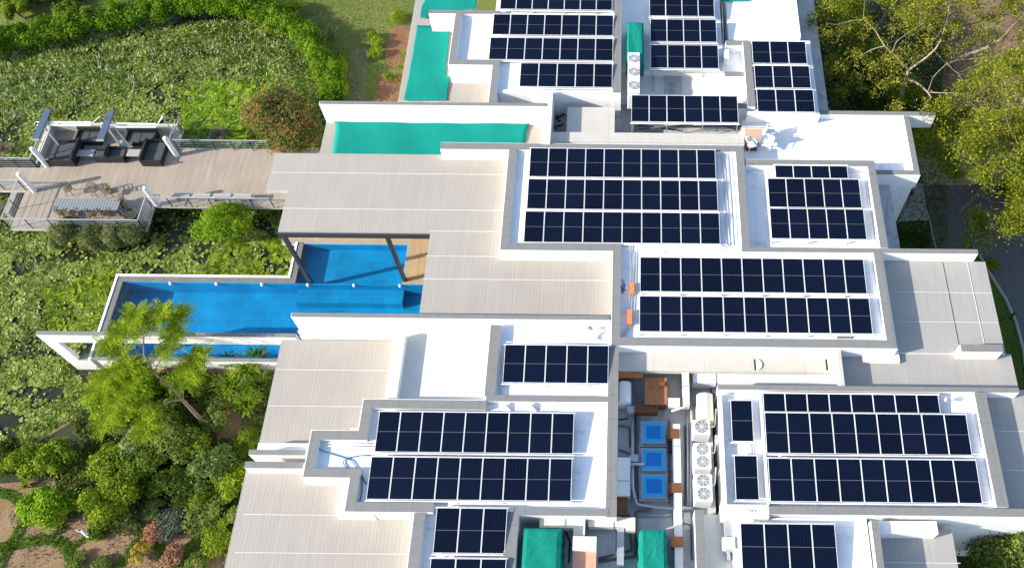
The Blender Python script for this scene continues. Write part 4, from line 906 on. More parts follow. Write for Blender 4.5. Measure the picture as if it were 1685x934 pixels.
for i, (a, c, r, h, m_, lb) in enumerate([
 (412, 612, 1.0, 1.5, 'leaf_lime', 'strap-leaved plant beside the end of the pool, nearest the roof'), (385, 640, 1.0, 1.4, 'leaf_bright', 'strap-leaved plant between the feathery tree and the roof'),
 (432, 640, 1.0, 1.5, 'leaf_mid', 'strap-leaved plant tucked against the beige roof edge'), (410, 670, .9, 1.3, 'leaf_lime', 'bright strap-leaved plant above the red soil'),
 (430, 595, .8, 1.5, 'leaf_mid', 'strap-leaved plant in front of the pool window'), (380, 600, .6, 1.2, 'leaf_dark', 'thin dark strap-leaved plant at the window sill'), (45, 800, .6, .7, 'leaf_lime', 'thin grassy plant at the left edge by the bare patch')]):
    S(a, c, .2, r*(1.3 if i < 6 else 1), h*1.15, 'strap_leaf_plant', m_, lb, 'plant', n=230 if i < 6 else 40, size=.05, seed=80+i, kind='strap')
# weeds and litter on the bare soil
P = []
for _ in range(5200):
    a, c = random.uniform(0, 400), random.uniform(740, 940); p = W(a, c, .225)
    if nz(p, .6, 31) > .47: P.append(p)
blades(P, .09, 'dry_grass', 'ground_litter', .03, 1.5, seed=9)
P = [W(random.uniform(90, 460), random.uniform(618, 880), .225) for _ in range(26000)]; P = [p for p in P if nz(p, .5, 41) > .42 and inpoly(*px_of(p), gard)]
blades(P, .25, 'leaf_olive', 'ground_cover', .035, 1., seed=10)
# statue
p = W(148, 880, .22); m = MB(); m.tube([(p.x, p.y, .2), (p.x, p.y, .35), (p.x, p.y, .36), (p.x, p.y, .55), (p.x, p.y, .75), (p.x, p.y, .82), (p.x, p.y, .95), (p.x, p.y, 1.0)], [.16, .15, .09, .13, .10, .05, .08, .02], 12)
st = empty('garden_statue', (p.x, p.y, .2), 'small white garden statue on the bare soil beside a low shrub', 'statue'); m.build('figure', 'stone_white', st, smooth=True)
m = MB(); m.tube([(p.x-.1, p.y, .68), (p.x-.26, p.y+.04, .80), (p.x-.30, p.y+.06, .98)], [.04, .035, .03], 8); m.build('arm', 'stone_white', st, smooth=True)
# ------------------------------------------------------------------ trees
p = W(346, 706, .2)
g0 = random.Random(5); t = empty('feathery_tree', p, 'slender tree with feathery yellow-green leaves rising in front of the pool', 'tree'); mb = MB(); tips = []
pt = lambda a, c, z: W(a, c, z)
trunk = [pt(346, 706, .1), pt(322, 680, 1.4), pt(301, 658, 2.6)]
mb.tube(trunk, [.13, .11, .09], 8, cap=False)
main = [(trunk[-1], pt(253, 614, 4.6), .075), (trunk[-1], pt(262, 668, 3.6), .06), (pt(253, 614, 4.6), pt(236, 556, 6.2), .05), (pt(253, 614, 4.6), pt(215, 600, 5.2), .045), (pt(253, 614, 4.6), pt(284, 560, 5.6), .045), (pt(262, 668, 3.6), pt(205, 660, 4.4), .045), (pt(301, 658, 2.6), pt(310, 610, 4.4), .045),
        (pt(236, 556, 6.2), pt(225, 520, 6.9), .03), (pt(236, 556, 6.2), pt(262, 520, 6.8), .03), (pt(236, 556, 6.2), pt(200, 545, 6.2), .03), (pt(215, 600, 5.2), pt(185, 570, 5.6), .03), (pt(205, 660, 4.4), pt(165, 640, 4.6), .03), (pt(205, 660, 4.4), pt(178, 690, 4.0), .03), (pt(215, 600, 5.2), pt(180, 620, 5.0), .03), (pt(310, 610, 4.4), pt(322, 588, 4.8), .025), (pt(284, 560, 5.6), pt(292, 525, 6.2), .025), (pt(262, 668, 3.6), pt(240, 700, 3.8), .03), (pt(205, 660, 4.4), pt(215, 625, 4.9), .025)]
gg = np.random.default_rng(3); parts = []
ends = []
for a, b, r in main:
    mid = (a+b)/2 + Vector((g0.uniform(-.15, .15), g0.uniform(-.15, .15), g0.uniform(0, .2))); mb.tube([a, mid, b], [r, r*.85, r*.7], 6, cap=False)
    if r < .05: ends += [(mid, b), (b, b + (b-mid)*.5)]
def fronds(ends, nper, flen, leaf, wid=.018, droop=.35):
    parts = []
    for a, b in ends:
        for k in range(nper):
            o = a + (b-a)*g0.random(); ang = g0.uniform(0, 6.28); d = Vector((math.cos(ang), math.sin(ang), g0.uniform(-.1, .5))).normalized(); L_ = flen*g0.uniform(.6, 1.2)
            n = 12; s = Vector((-d.y, d.x, 0)).normalized()
            for i in range(n):
                t_ = (i+1)/n; q = o + d*L_*t_ + Vector((0, 0, -droop*L_*t_*t_))
                for sg in (-1, 1):
                    ll = .17*math.sin(math.pi*(.15 + .8*t_)); ax = (s*sg + d*.5).normalized()*ll + Vector((0, 0, g0.uniform(-.05, .03)))
                    parts.append((tuple(q + ax*.5), tuple(ax*.5), tuple(d*wid*1.5)))
            
    A_ = np.array(parts, dtype=float); return A_[:, 0], A_[:, 1], A_[:, 2]
mb.build('trunk', 'bark', t, smooth=True)
quads_mesh('crown', *fronds(ends, 36, .9, 'leaf_feather'), 'leaf_feather', t)
# right-hand trees
mat('twig_bark', (.33, .27, .20), .9, var=.3, vscale=6)
TR = 'spreading trees right of the building'
tree((W(1480, 190, 0)), (.0, .15, 1), 4.1, .19, 6, 'spreading_tree', 'twig_bark', 'leaf_acacia', 'big half-bare tree with pale tangled branches beside the nine-panel roof', 21, TR, per=70, cl=.5, size=.08, bare=.58, spread=.95, up=.10, kids=(2, 3), shrink=.74, wob=.5)
tree((W(1560, 110, 0)), (.2, .1, 1), 4.2, .17, 5, 'spreading_tree', 'pale_bark', 'leaf_acacia', 'tangled olive-green tree at the top edge, second from the building', 22, TR, per=130, cl=.55, size=.08, bare=.2, spread=.9, up=.12, kids=(2, 3), shrink=.72, wob=.5)
tree((W(1610, 270, 0)), (.15, .1, 1), 3.6, .16, 5, 'spreading_tree', 'dry_branch', 'leaf_acacia_green', 'yellow-green tree over the paved path at the right edge', 23, TR, per=200, cl=.6, size=.085, bare=.12, spread=.85, up=.12, kids=(2, 3), shrink=.72, wob=.4)
tree((W(1578, 350, 0)), (.2, .05, 1), 2.5, .13, 4, 'spreading_tree', 'bark', 'leaf_acacia_green', 'leafy tree overhanging the grey driveway', 24, TR, per=420, cl=.75, size=.085, bare=0, spread=.85, up=.12, kids=(2, 3), shrink=.74, wob=.4)
tree((W(1680, 180, 0)), (.1, .1, 1), 4, .18, 4, 'spreading_tree', 'pale_bark', 'leaf_acacia_green', 'green tree at the right edge above the paved path', 25, TR, per=420, cl=.755, size=.085, bare=.05, spread=.85, up=.12, kids=(2, 3), shrink=.74, wob=.4)
tree((W(1440, 60, 0)), (-.1, .1, 1), 3.4, .15, 4, 'spreading_tree', 'dry_branch', 'leaf_acacia_green', 'bushy yellow-green tree touching the white terrace at the top edge', 26, TR, per=260, cl=.6, size=.08, bare=.1, spread=.8, up=.15, kids=(2, 3), shrink=.72, wob=.4)
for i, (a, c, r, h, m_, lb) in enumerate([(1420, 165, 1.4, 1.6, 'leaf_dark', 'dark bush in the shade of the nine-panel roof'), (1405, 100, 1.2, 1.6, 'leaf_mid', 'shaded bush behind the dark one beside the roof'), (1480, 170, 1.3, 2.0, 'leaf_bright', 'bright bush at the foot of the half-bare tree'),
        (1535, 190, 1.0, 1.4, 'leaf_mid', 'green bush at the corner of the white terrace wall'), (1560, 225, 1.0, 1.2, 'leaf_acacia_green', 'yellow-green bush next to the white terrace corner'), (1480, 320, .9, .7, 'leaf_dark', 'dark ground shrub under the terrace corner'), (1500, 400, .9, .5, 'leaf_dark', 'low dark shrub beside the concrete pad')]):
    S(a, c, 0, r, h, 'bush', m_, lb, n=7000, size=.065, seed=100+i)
for k, (a, c, r, h, m_, lb) in enumerate([(1385, 40, 1.3, 2.2, 'leaf_lime', 'lime bush against the ledge at the top, right of the white terrace'), (1375, 120, .9, 1.2, 'leaf_bright', 'green bush tucked along the grey ledge'), (1450, 130, 1.3, 1.8, 'leaf_acacia_green', 'olive bush between the half-bare tree and the building'), (1600, 215, 1.2, 1.4, 'leaf_acacia_green', 'olive bush on the upper edge of the paved path'), (1660, 215, 1.2, 1.4, 'leaf_lime', 'lime bush by the paved path at the right edge'), (1515, 240, .9, 1.0, 'leaf_bright', 'green bush below the corner of the white terrace'), (1670, 330, 1.3, 1.6, 'leaf_acacia_green', 'olive bush beyond the driveway at the right edge'), (1530, 60, 1.1, 1.2, 'leaf_olive', 'dull bush on the bare earth between the trees')]):
    S(a, c, 0, r, h, 'bush', m_, lb, n=7000, size=.08, seed=170+k)
S(1628, 440, 0, .42, .7, 'bush', 'leaf_bright', 'small round green bush between ribbed roof and driveway', n=1500, size=.05, seed=110)
S(1622, 945, 0, 1.6, 5.0, 'bush', 'leaf_olive', 'tall olive bush against the white wall at the bottom right', n=20000, size=.085, seed=111, clumps=24)
S(1670, 960, 0, 1.5, 3.6, 'bush', 'leaf_mid', 'dark green bush in the bottom right corner', n=9000, size=.075, seed=112)
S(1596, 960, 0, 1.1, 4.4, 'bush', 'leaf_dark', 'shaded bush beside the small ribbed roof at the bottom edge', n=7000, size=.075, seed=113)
P = [W(random.uniform(1340, 1560), random.uniform(20, 410), .0) for _ in range(9000)]; blades(P, .22, 'leaf_mid', 'ground_cover', .05, 1., seed=12)
P = [W(random.uniform(1590, 1700), random.uniform(480, 680), .0) for _ in range(8000)]; P = [q for q in P if inpoly(*px_of(q), [(1605, 440), (1640, 470), (1665, 520), (1680, 575), (1690, 680), (1600, 680)])]
blades(P, .1, 'leaf_mid', 'grass', .02, .8, seed=13)
sheet([(1540, -150), (1560, 60), (1540, 215), (1700, 225), (1900, 225), (1900, -150)], .012, 'earth_dry', 'bare_earth', .001)
# fallen leaves on the path and by the trees
pads([W(random.uniform(1340, 1700), random.uniform(-20, 330), .035) for _ in range(2500)], .03, .09, 'fallen_leaves', 'leaf_coral', z=.01, seed=14)
# ------------------------------------------------------------------ plant equipment
def boxrect(m, r, z0, z1): m.box(r[0], r[1], z0, r[2], r[3], z1)
def circle_grille(m, x, y, z, r, n=5):
    for k in range(1, n+1):
        rr = r*k/n; m.tube([(x + rr*math.cos(a), y + rr*math.sin(a), z) for a in np.linspace(0, 2*math.pi, 21)], .008, 4, cap=False)
    for a in np.linspace(0, math.pi, 4, endpoint=False): m.beam((x - r*math.cos(a), y - r*math.sin(a), z), (x + r*math.cos(a), y + r*math.sin(a), z), .014, .014)
def condenser(r, z0, z1, nf, label, group='white outdoor condenser units'):
    x0, y0, x1, y1 = r; t = empty('condenser_unit', ((x0+x1)/2, (y0+y1)/2, z0), label, 'air conditioner', group)
    m = MB(); m.box(x0, y0, z0+.06, x1, y1, z1); bd = m.build('casing', 'white_metal', t); bv = bd.modifiers.new('b', 'BEVEL'); bv.width = .02
    for k in range(nf):
        cy = y0 + (y1-y0)*(k+.5)/nf; rr = min((y1-y0)/nf, x1-x0)*.46; cx = (x0+x1)/2
        m = MB(); m.cyl(cx, cy, z1+.001, z1+.02, rr, n=24); f = m.build('fan_well', 'dark_well', t)
        m = MB(); circle_grille(m, cx, cy, z1+.035, rr); m.build('fan_guard', 'white_metal', f)
    m = MB()
    for k in range(9): z = z0 + .2 + (z1-z0-.35)*k/8; m.box(x0+.06, y0-.012, z, x1-.06, y0-.002, z+.035)
    m.build('louvre', 'galvanised', t)
    m = MB()
    for xx in (x0+.06, x1-.12): m.box(xx, y0+.03, z0-.03, xx+.06, y1-.03, z0+.059)
    m.build('foot', 'dark_metal', t); return t
mat('dark_well', (.10, .105, .11), .6)
condenser(rect(1140, 690, 1169, 713, 6.4), 5.16, 6.4, 1, 'white condenser with one fan, topmost of the three in the plant yard')
condenser(rect(1141, 728, 1171, 770, 6.4), 5.16, 6.4, 2, 'white condenser with two fans, middle of the three in the plant yard')
condenser(rect(1142, 779, 1173, 823, 6.4), 5.16, 6.4, 2, 'white condenser with two fans, lowest of the three in the plant yard')
r = rect(1033.5, 86, 1053, 152, 7.2); h_ = (r[3]-r[1])/3
for k, w_ in enumerate(('front', 'middle', 'back')): condenser((r[0], r[1]+k*h_+.01, r[2], r[1]+(k+1)*h_-.01), 5.72, 7.2, 1, f'white single-fan condenser, {w_} one in the line touching the top green tarpaulin')
def skylight(r, z0, label):
    x0, y0, x1, y1 = r; t = empty('skylight', ((x0+x1)/2, (y0+y1)/2, z0), label, 'skylight', 'blue skylights in the plant yard')
    m = MB(); m.box(x0, y0, z0, x1, y1, z0+.34); m.build('kerb', 'galvanised', t)
    m = MB(); w = .05; a = .08
    m.box(x0+w, y0+w, z0+.341, x1-w, y1-w, z0+.36); m.build('rim', 'skylight_rim', t)
    m = MB(); q = .22; m.box(x0+q, y0+q, z0+.361, x1-q, y1-q, z0+.372); m.build('pane', 'mirror_glass', t)
    m = MB(); m.box(x0-.09, y0-.09, z0, x1+.09, y1+.09, z0+.12); m.build('upstand', 'galvanised', t)
for (a, b, c, d, s) in ((1056, 693, 1095, 729, 'topmost'), (1056, 737, 1096, 774, 'middle'), (1056, 780, 1097, 819, 'lowest')): skylight(rect(a, b, c, d, 5.5), 5.16, f'square blue skylight, {s} of the three in the plant yard')
def thing1(name, mats, label, cat, fn, group=None, smooth=False, kids=()):
    m = MB(); fn(m); o = m.build(name, mats, smooth=smooth); return tag(o, label, cat, group)
def halfpipe(m, r, z0, zt, n=12):          # barrel top running along y
    x0, y0, x1, y1 = r; cx, rr = (x0+x1)/2, (x1-x0)/2; hs = zt - rr
    prof = [(x0, z0)] + [(cx - rr*math.cos(a), hs + rr*math.sin(a)) for a in np.linspace(0, math.pi, n)] + [(x1, z0)]
    b = len(m.v); k = len(prof); m.v += [(x, y0, z) for x, z in prof] + [(x, y1, z) for x, z in prof]
    m.face(tuple(b+i for i in range(k))); m.face(tuple(b+k+i for i in range(k))[::-1])
    for i in range(k): j = (i+1) % k; m.face((b+i, b+k+i, b+k+j, b+j))
thing1('round_top_duct', 'cream_duct', 'cream barrel-topped duct behind the topmost yard condenser', 'duct', lambda m: halfpipe(m, rect(1147, 645, 1176, 688, 6.5), 5.2, 6.5))
thing1('round_top_duct', 'white_metal', 'grey-white barrel-topped tank at the left top of the plant yard', 'tank', lambda m: halfpipe(m, rect(1017, 626, 1039, 660, 6.1), 5.2, 6.1))
def rustbox(a, b, c, d, z0, z1, label, mt='rust', tilt=0):
    t = empty('rusty_box', W(a, d, z0), label, 'metal box', 'rusty metal boxes in the plant yard'); r = rect(a, b, c, d, z1)
    m = MB(); m.box(r[0], r[1], z0, r[2], r[3], z1-.03); m.build('body', 'rust', t); m = MB(); m.box(r[0]-.03, r[1]-.03, z1-.029, r[2]+.03, r[3]+.03, z1); m.build('lid', mt, t)
rustbox(1062, 622, 1097, 664, 5.2, 5.95, 'large orange rusty sheet-topped unit below the canopy slab', 'rust_orange')
rustbox(1045, 664, 1082, 676, 5.2, 5.8, 'low brown rusty box in front of the orange rusty unit')
rustbox(1012, 611, 1057, 620, 5.9, 6.25, 'brown rusty plate under the left end of the canopy slab', 'rust_orange')
rustbox(1099, 706, 1117, 720, 5.2, 5.82, 'rusty box on the white duct beside the topmost skylight')
rustbox(1101, 795, 1121, 809, 5.2, 5.82, 'rusty box on the white duct beside the lowest skylight')
rustbox(1105, 883, 1124, 898, 5.3, 5.85, 'rusty orange box on the white duct near the bottom edge', 'rust_orange')
rustbox(1016, 818, 1031, 846, 5.2, 5.7, 'rusty duct piece by the left wall of the plant yard')
def duct(pix, w, z0, z1, label, mt='white_metal', group='ducts in the plant yard', flanges=True):
    p, hh, s = snap(pix, z1); V_ = verts_of(p, hh, s); t = empty('metal_duct', (V_[0][0], V_[0][1], z0), label, 'duct', group); m = MB()
    a = offset(p, hh, s, w/2); b = offset(p, hh, s, -w/2); m.prism(a + b[::-1], z0, z1); m.build('casing', mt, t)
    m = MB()
    for i in range(len(V_)-1):
        A, C = Vector(V_[i]), Vector(V_[i+1]); L_ = (C-A).length; d = (C-A)/L_ if L_ else Vector((1, 0))
        for k in range(1, min(int(L_/1.1), 1)+1):
            q = A + d*min(k*1.1, L_-.1)
            if abs(d.x) > abs(d.y): m.box(q.x-.02, q.y-w/2-.025, z0, q.x+.02, q.y+w/2+.025, z1+.025)
            else: m.box(q.x-w/2-.025, q.y-.02, z0, q.x+w/2+.025, q.y+.02, z1+.025)
    if m.v: m.build('flange', 'galvanised', t)
    return t
duct([(1113, 697), (1117, 940)], .36, 5.3, 5.75, 'long pale square duct beside the three skylights')
duct([(1026, 752), (1027, 815)], .58, 5.2, 5.9, 'wide grey-white duct on the left side of the plant yard')
duct([(888, 858), (952, 858), (954, 884)], .5, 5.95, 6.5, 'pale bent duct right of the left green tarpaulin', 'cream_duct')
duct([(968, 858), (1037, 858), (1038, 872)], .42, 5.8, 6.3, 'pale duct crossing into the plant yard near the bottom', 'cream_duct')
duct([(1021, 868), (1021, 928)], .3, 5.7, 6.1, 'narrow pale duct running down to the bottom pipes', 'galvanised')
duct([(1199, 846), (1199, 905)], .33, 6.0, 6.5, 'grey duct drop beside the bottom right panels', 'galvanised')
duct([(1202, 850), (1216, 850)], .33, 6.05, 6.4, 'short grey duct stub at the top of the duct drop', 'galvanised') if False else None
duct([(1140, 622), (1376, 623)], .5, 5.4, 6.0, 'long white duct hidden under the canopy slab')
duct([(1128, 600), (1130, 665)], .3, 5.6, 6.2, 'cream elbow duct running under the canopy slab', 'cream_duct')
duct([(1148, 598), (1150, 640)], .3, 5.6, 6.0, 'white duct beside the barrel-topped one', 'white_metal') if False else None
r = rect(943, 882, 981, 905, 6.7); t = empty('fan_coil_unit', (r[0], r[1], 5.65), 'white cabinet with a salmon pink top at the bottom edge', 'air conditioner')
m = MB(); m.box(r[0], r[1], 5.62, r[2], r[3], 6.75); m.build('cabinet', 'white_metal', t); m = MB(); m.box(r[0]+.02, r[1]-1.3, 5.62, r[2]-.02, r[1]-.002, 6.4); m.cur = 1; m.box(r[0]+.0, r[1]-1.32, 6.401, r[2], r[1]-.003, 6.44); m.build('pink_cover', ['white_metal', 'salmon'], t)
r = rect(1189, 883, 1210, 902, 6.6); t = empty('duct_cap', (r[0], r[1], 6.0), 'white capped box on the grey duct drop', 'duct box'); m = MB(); m.box(r[0], r[1], 5.95, r[2], r[3], 6.62); m.build('cap', 'white_metal', t); m = MB(); m.box(r[0]+.2, r[1]-.4, 5.92, r[2]-.2, r[1]-.002, 6.3); m.build('outlet', 'galvanised', t)
def pipe(pts, r, mt, label, name='pipe', cat='pipe', group=None, n=8):
    P = [W(a, b, z) for a, b, z in pts]; Q = []
    for i, p in enumerate(P):          # rounded corners
        if 0 < i < len(P)-1:
            d0, d1 = (P[i-1]-p), (P[i+1]-p); k = min(.12, d0.length*.4, d1.length*.4); Q += [p + d0.normalized()*k, p + (d0.normalized()+d1.normalized())*k*.25, p + d1.normalized()*k]
        else: Q.append(p)
    m = MB(); m.tube(Q, r, n); return tag(m.build(name, mt, smooth=True), label, cat, group)
G_ = 'dark service pipes in the plant yard'
pipe([(1041, 675, 5.4), (1041, 800, 5.4), (1047, 829, 5.4), (1075, 834, 5.4), (1140, 836, 5.4)], .075, 'dark_pipe' if 'dark_pipe' in MAT else 'galvanised', 'thick grey pipe left of the skylights turning right below them', group=G_)
mat('dark_pipe', (.07, .075, .085), .5)
pipe([(1046, 675, 5.35), (1046, 790, 5.35), (1049, 826, 5.35), (1062, 831, 5.35)], .06, 'dark_pipe', 'dark pipe hugging the left side of the skylights', group=G_)
pipe([(1072, 838, 5.4), (1046, 840, 5.4), (1045, 915, 5.4), (985, 923, 5.75)], .07, 'dark_pipe', 'dark pipe looping down beside the right green tarpaulin', group=G_)
pipe([(1034, 845, 5.4), (1040, 905, 5.4), (985, 918, 5.75)], .05, 'dark_pipe', 'thin dark pipe next to the looping one at the bottom', group=G_)
pipe([(1034, 763, 5.6), (1060, 763, 5.6)], .07, 'galvanised', 'grey cross pipe between duct and middle skylight', group=G_)
pipe([(1020, 740, 5.3), (1034, 745, 5.7), (1040, 752, 5.4)], .05, 'dark_pipe', 'bent dark pipe above the wide grey duct', group=G_)
pipe([(1137, 640, 5.4), (1138, 690, 5.4), (1136, 835, 5.3)], .06, 'galvanised', 'long grey pipe left of the three condensers', group=G_)
pipe([(1131, 640, 5.3), (1132, 835, 5.3)], .04, 'galvanised', 'thin grey pipe parallel to the condenser pipe', group=G_)
for k, y in enumerate((702, 745, 798)): pipe([(1168, y, 6.0), (1176, y, 6.0), (1178, y-30, 6.3)], .035, 'cream_duct', ['cream', 'pale cream', 'beige'][k] + f' hose from the {["topmost", "middle", "lowest"][k]} yard condenser to the wall', 'hose', 'hose')
pipe([(1130, 648, 6.1), (1130, 668, 5.9), (1105, 676, 5.9)], .045, 'white_metal', 'white railing-like pipe by the orange rusty unit', group=G_)
for k, (a, b, c, d) in enumerate(((910, 188, 922, 200), (912, 195, 930, 186), (916, 207, 927, 204), (907, 200, 915, 212))):
    pipe([(a, b, 5.1), ((a+c)/2, (b+d)/2+2, 5.3), (c, d, 5.1)], .05, 'black_rubber', 'black bent pipe in the sunken pit beside the shaft cover', 'pipe', 'pipe', 'black pipes in the sunken pit')
for k, (a, b, c, d, z) in enumerate(((1045, 208, 1225, 208, 5.2), (1050, 213, 1140, 205, 5.3), (1046, 203, 1046, 216, 5.6), (1178, 204, 1179, 216, 5.8), (1190, 207, 1215, 214, 5.4), (1050, 205, 1110, 214, 5.15))):
    pipe([(a, b, z), (c, d, z)], .05, 'dark_pipe', 'dark pipe in the gap under the raised six-panel row', 'pipe', 'pipe', 'pipes in the gap under the raised row')
# conduits, cables and small boxes on the roofs
C_ = 'conduits on the roofs'
for k, x in enumerate((1190, 1194, 1200, 1206)): pipe([(x-4, 248, 6.86), (x+2, 330, 6.86), (x+6, 404, 6.86)], .02, 'galvanised', f'thin grey conduit right of the central array, {ORD[k]} from the panels', 'conduit', 'conduit', C_, 6)
for k, x in enumerate((1036, 1040)): pipe([(x-1, 404, 6.87), (x+3, 440, 6.8), (x, 500, 6.8), (x-4, 538, 6.8), (x-14, 553, 6.8)], .022, 'galvanised', f'bent conduit beside the two-row roof, {["left", "right"][k]} one', 'conduit', 'conduit', C_, 6)
for k, x in enumerate((825, 828)): pipe([(x+2, 568, 6.8), (x-1, 600, 6.8), (x-4, 648, 6.8)], .016, 'galvanised', f'thin conduit left of the five-panel row, {["outer", "inner"][k]} one', 'conduit', 'conduit', C_, 6)
pipe([(828, 562, 6.85), (1000, 566, 6.85)], .018, 'white_metal', 'thin white conduit above the five-panel row', 'conduit', 'conduit', C_, 6)
for k, y in enumerate((728, 733)): pipe([(524, y, 6.8), (612, y+1, 6.8)], .02, 'white_metal', f'white conduit in the small notch roof, {["upper", "lower"][k]} one', 'conduit', 'conduit', C_, 6)
for k, x in enumerate((1242, 1246)): pipe([(x-12, 725, 6.65), (x-10, 750, 6.65)], .02, 'galvanised', f'short conduit between the two narrow-roof panels, {["left", "right"][k]} one', 'conduit', 'conduit', C_, 6)
for k, x in enumerate((1234, 1238, 1243)): pipe([(x, 838, 7.03), (x-2, 850, 6.9), (x-3, 862, 6.65)], .018, 'galvanised', f'short conduit dropping over the white ledge, {ORD[k]} from left', 'conduit', 'conduit', C_, 6)
for k, x in enumerate((1432, 1436, 1440)): pipe([(x-10, 270, 6.55), (x-2, 330, 6.55), (x+6, 400, 6.55)], .014, 'white_metal', f'thin white conduit right of the fourteen-panel array, {ORD[k]} from panels', 'conduit', 'conduit', C_, 6)
pipe([(1072, 422, 6.85), (1085, 414, 6.85), (1130, 409, 6.85), (1190, 411, 6.85), (1206, 398, 6.85)], .014, 'galvanised', 'thin loose cable snaking between the central array and the row below', 'cable', 'cable', n=6)
for k, (a, b, c, d) in enumerate(((1036.5, 464, 1043.5, 482), (1032, 509, 1039.5, 532))):
    r = rect(a, b, c, d, 6.95); tag(MB().box(r[0], r[1], 6.72, r[2], r[3], 6.93).build('junction_box', 'orange_box'), f'{["upper", "lower"][k]} orange junction box on the conduits of the two-row roof', 'junction box', 'orange junction boxes')
cs = [(522, 735, 6.85), (530, 741, 6.8), (551, 748, 6.8), (578, 756, 6.8), (595, 781, 6.8), (602, 796, 6.8)]
pipe(cs, .025, 'blue_cable', 'blue cable running across the notch roof to the panels', 'cable', 'cable', 'blue cables', 6)
cs = [(611, 749, 6.8), (592, 749, 6.8), (571, 753, 6.8), (563, 760, 6.8), (572, 771, 6.8), (588, 776, 6.8), (596, 788, 6.8), (595, 812, 6.8), (591, 826, 6.8), (604, 829.5, 6.8), (640, 828, 6.8), (675, 829, 6.8), (670, 825, 6.8), (645, 821, 6.8)]
pipe(cs, .025, 'blue_cable', 'blue cable looping around the left end of the eighteen panels', 'cable', 'cable', 'blue cables', 6)
pipe([(1023, 459, 6.75), (1029, 470, 6.75), (1020, 482, 6.75), (1018, 474, 6.75), (1028, 466, 6.75), (1025, 484, 6.75), (1021, 470, 6.75), (1030, 478, 6.75)], .02, 'blue_cable', 'tangled coil of blue cable beside the orange junction boxes', 'cable', 'cable', 'blue cables', 6)
pipe([(1019, 485, 6.75), (1021, 510, 6.75), (1018, 545, 6.75)], .012, 'blue_cable', 'thin blue cable running down from the tangled coil', 'cable', 'cable', 'blue cables', 6)
pipe([(983, 545, 6.9), (978, 553, 6.8), (983, 560, 6.8), (996, 559, 6.8), (1001, 552, 6.8)], .05, 'white_metal', 'white bent pipes by the wall above the five-panel row', 'pipe', 'pipe')
def spot(px, py, z, label):
    p = W(px, py, z); t = empty('floodlight', p, label, 'floodlight'); m = MB(); m.tube([(p.x, p.y, z), (p.x, p.y, z+.35)], .025, 6); m.build('stem', 'galvanised', t)
    m = MB(); m.tube([(p.x-.12, p.y, z+.38), (p.x+.10, p.y-.05, z+.30)], [.12, .06], 10); m.build('head', 'galvanised', t)
spot(972, 544, 6.7, 'small floodlight at the foot of the grey-capped wall above the five panels'); spot(1556, 662, 6.7, 'small floodlight near the short back row of the lower right array'); spot(1410, 276, 6.46, 'small floodlight beside the short row of the fourteen-panel array')
# white triangular gussets by the parapet
for k, (px, lb) in enumerate(((826, 'white bracket gusset on the parapet, left one above the eighteen panels'), (868, 'white bracket gusset on the parapet, right one above the eighteen panels'))):
    p = W(px, 676, 6.75); m = MB(); y1 = W(px, 662, 7).y; b = len(m.v); 
    m.v += [(p.x, y1-.02, 6.74), (p.x, y1-.02, 7.0), (p.x+.5, y1-.4, 6.74), (p.x+.05, y1-.02, 6.74), (p.x+.05, y1-.02, 7.0), (p.x+.55, y1-.4, 6.74)]
    for f in ((0, 1, 2), (3, 5, 4), (0, 3, 4, 1), (1, 4, 5, 2), (0, 2, 5, 3)): m.face(tuple(b+i for i in f))
    tag(m.build('bracket', 'white_metal'), lb, 'bracket', 'white brackets on the parapet')
# items on the right white terrace
r = rect(1226, 212, 1254, 223, 6.95); t = empty('water_cooler_unit', (r[0], r[1], 6.03), 'orange-topped beige unit on the right white terrace', 'cooler unit')
m = MB(); m.box(r[0], r[1], 6.03, r[2], r[3], 6.92); m.build('body', 'cream_slab', t); m = MB(); m.box(r[0]-.02, r[1]-.02, 6.921, r[2]+.02, r[3]+.02, 6.95); m.build('lid', 'salmon', t); m = MB(); m.box(r[0]+.1, r[1]-.35, 6.03, r[2]-.2, r[1]-.002, 6.3); m.build('tray', 'rust', t)
def plastic_chair(px, py, z, rot, label):
    p = W(px, py, z); t = empty('plastic_chair', p, label, 'chair', 'white plastic chairs on the terrace'); R_ = Matrix.Rotation(rot, 3, 'Z')
    def bx(nm, x0, y0, z0, x1, y1, z1):
        m = MB(); m.box(x0, y0, z0, x1, y1, z1); m.v = [tuple(R_ @ Vector(v) + p) for v in m.v]; m.build(nm, 'white_metal', t)
    bx('seat', -.24, -.24, .40, .24, .24, .44); bx('backrest', -.24, .22, .46, .24, .26, .88)
    for sx in (-.24, .20):
        for sy in (-.24, .20): bx('leg', sx, sy, 0, sx+.04, sy+.04, .4)
        bx('armrest', sx, -.22, .62, sx+.04, .22, .65)
plastic_chair(1235, 245, 6.03, .4, 'white plastic chair left in front of the orange-topped unit'); plastic_chair(1262, 244, 6.03, -.5, 'white plastic chair right in front of the orange-topped unit'); plastic_chair(1266, 226, 6.03, 1.4, 'white plastic chair right beside the orange-topped unit')
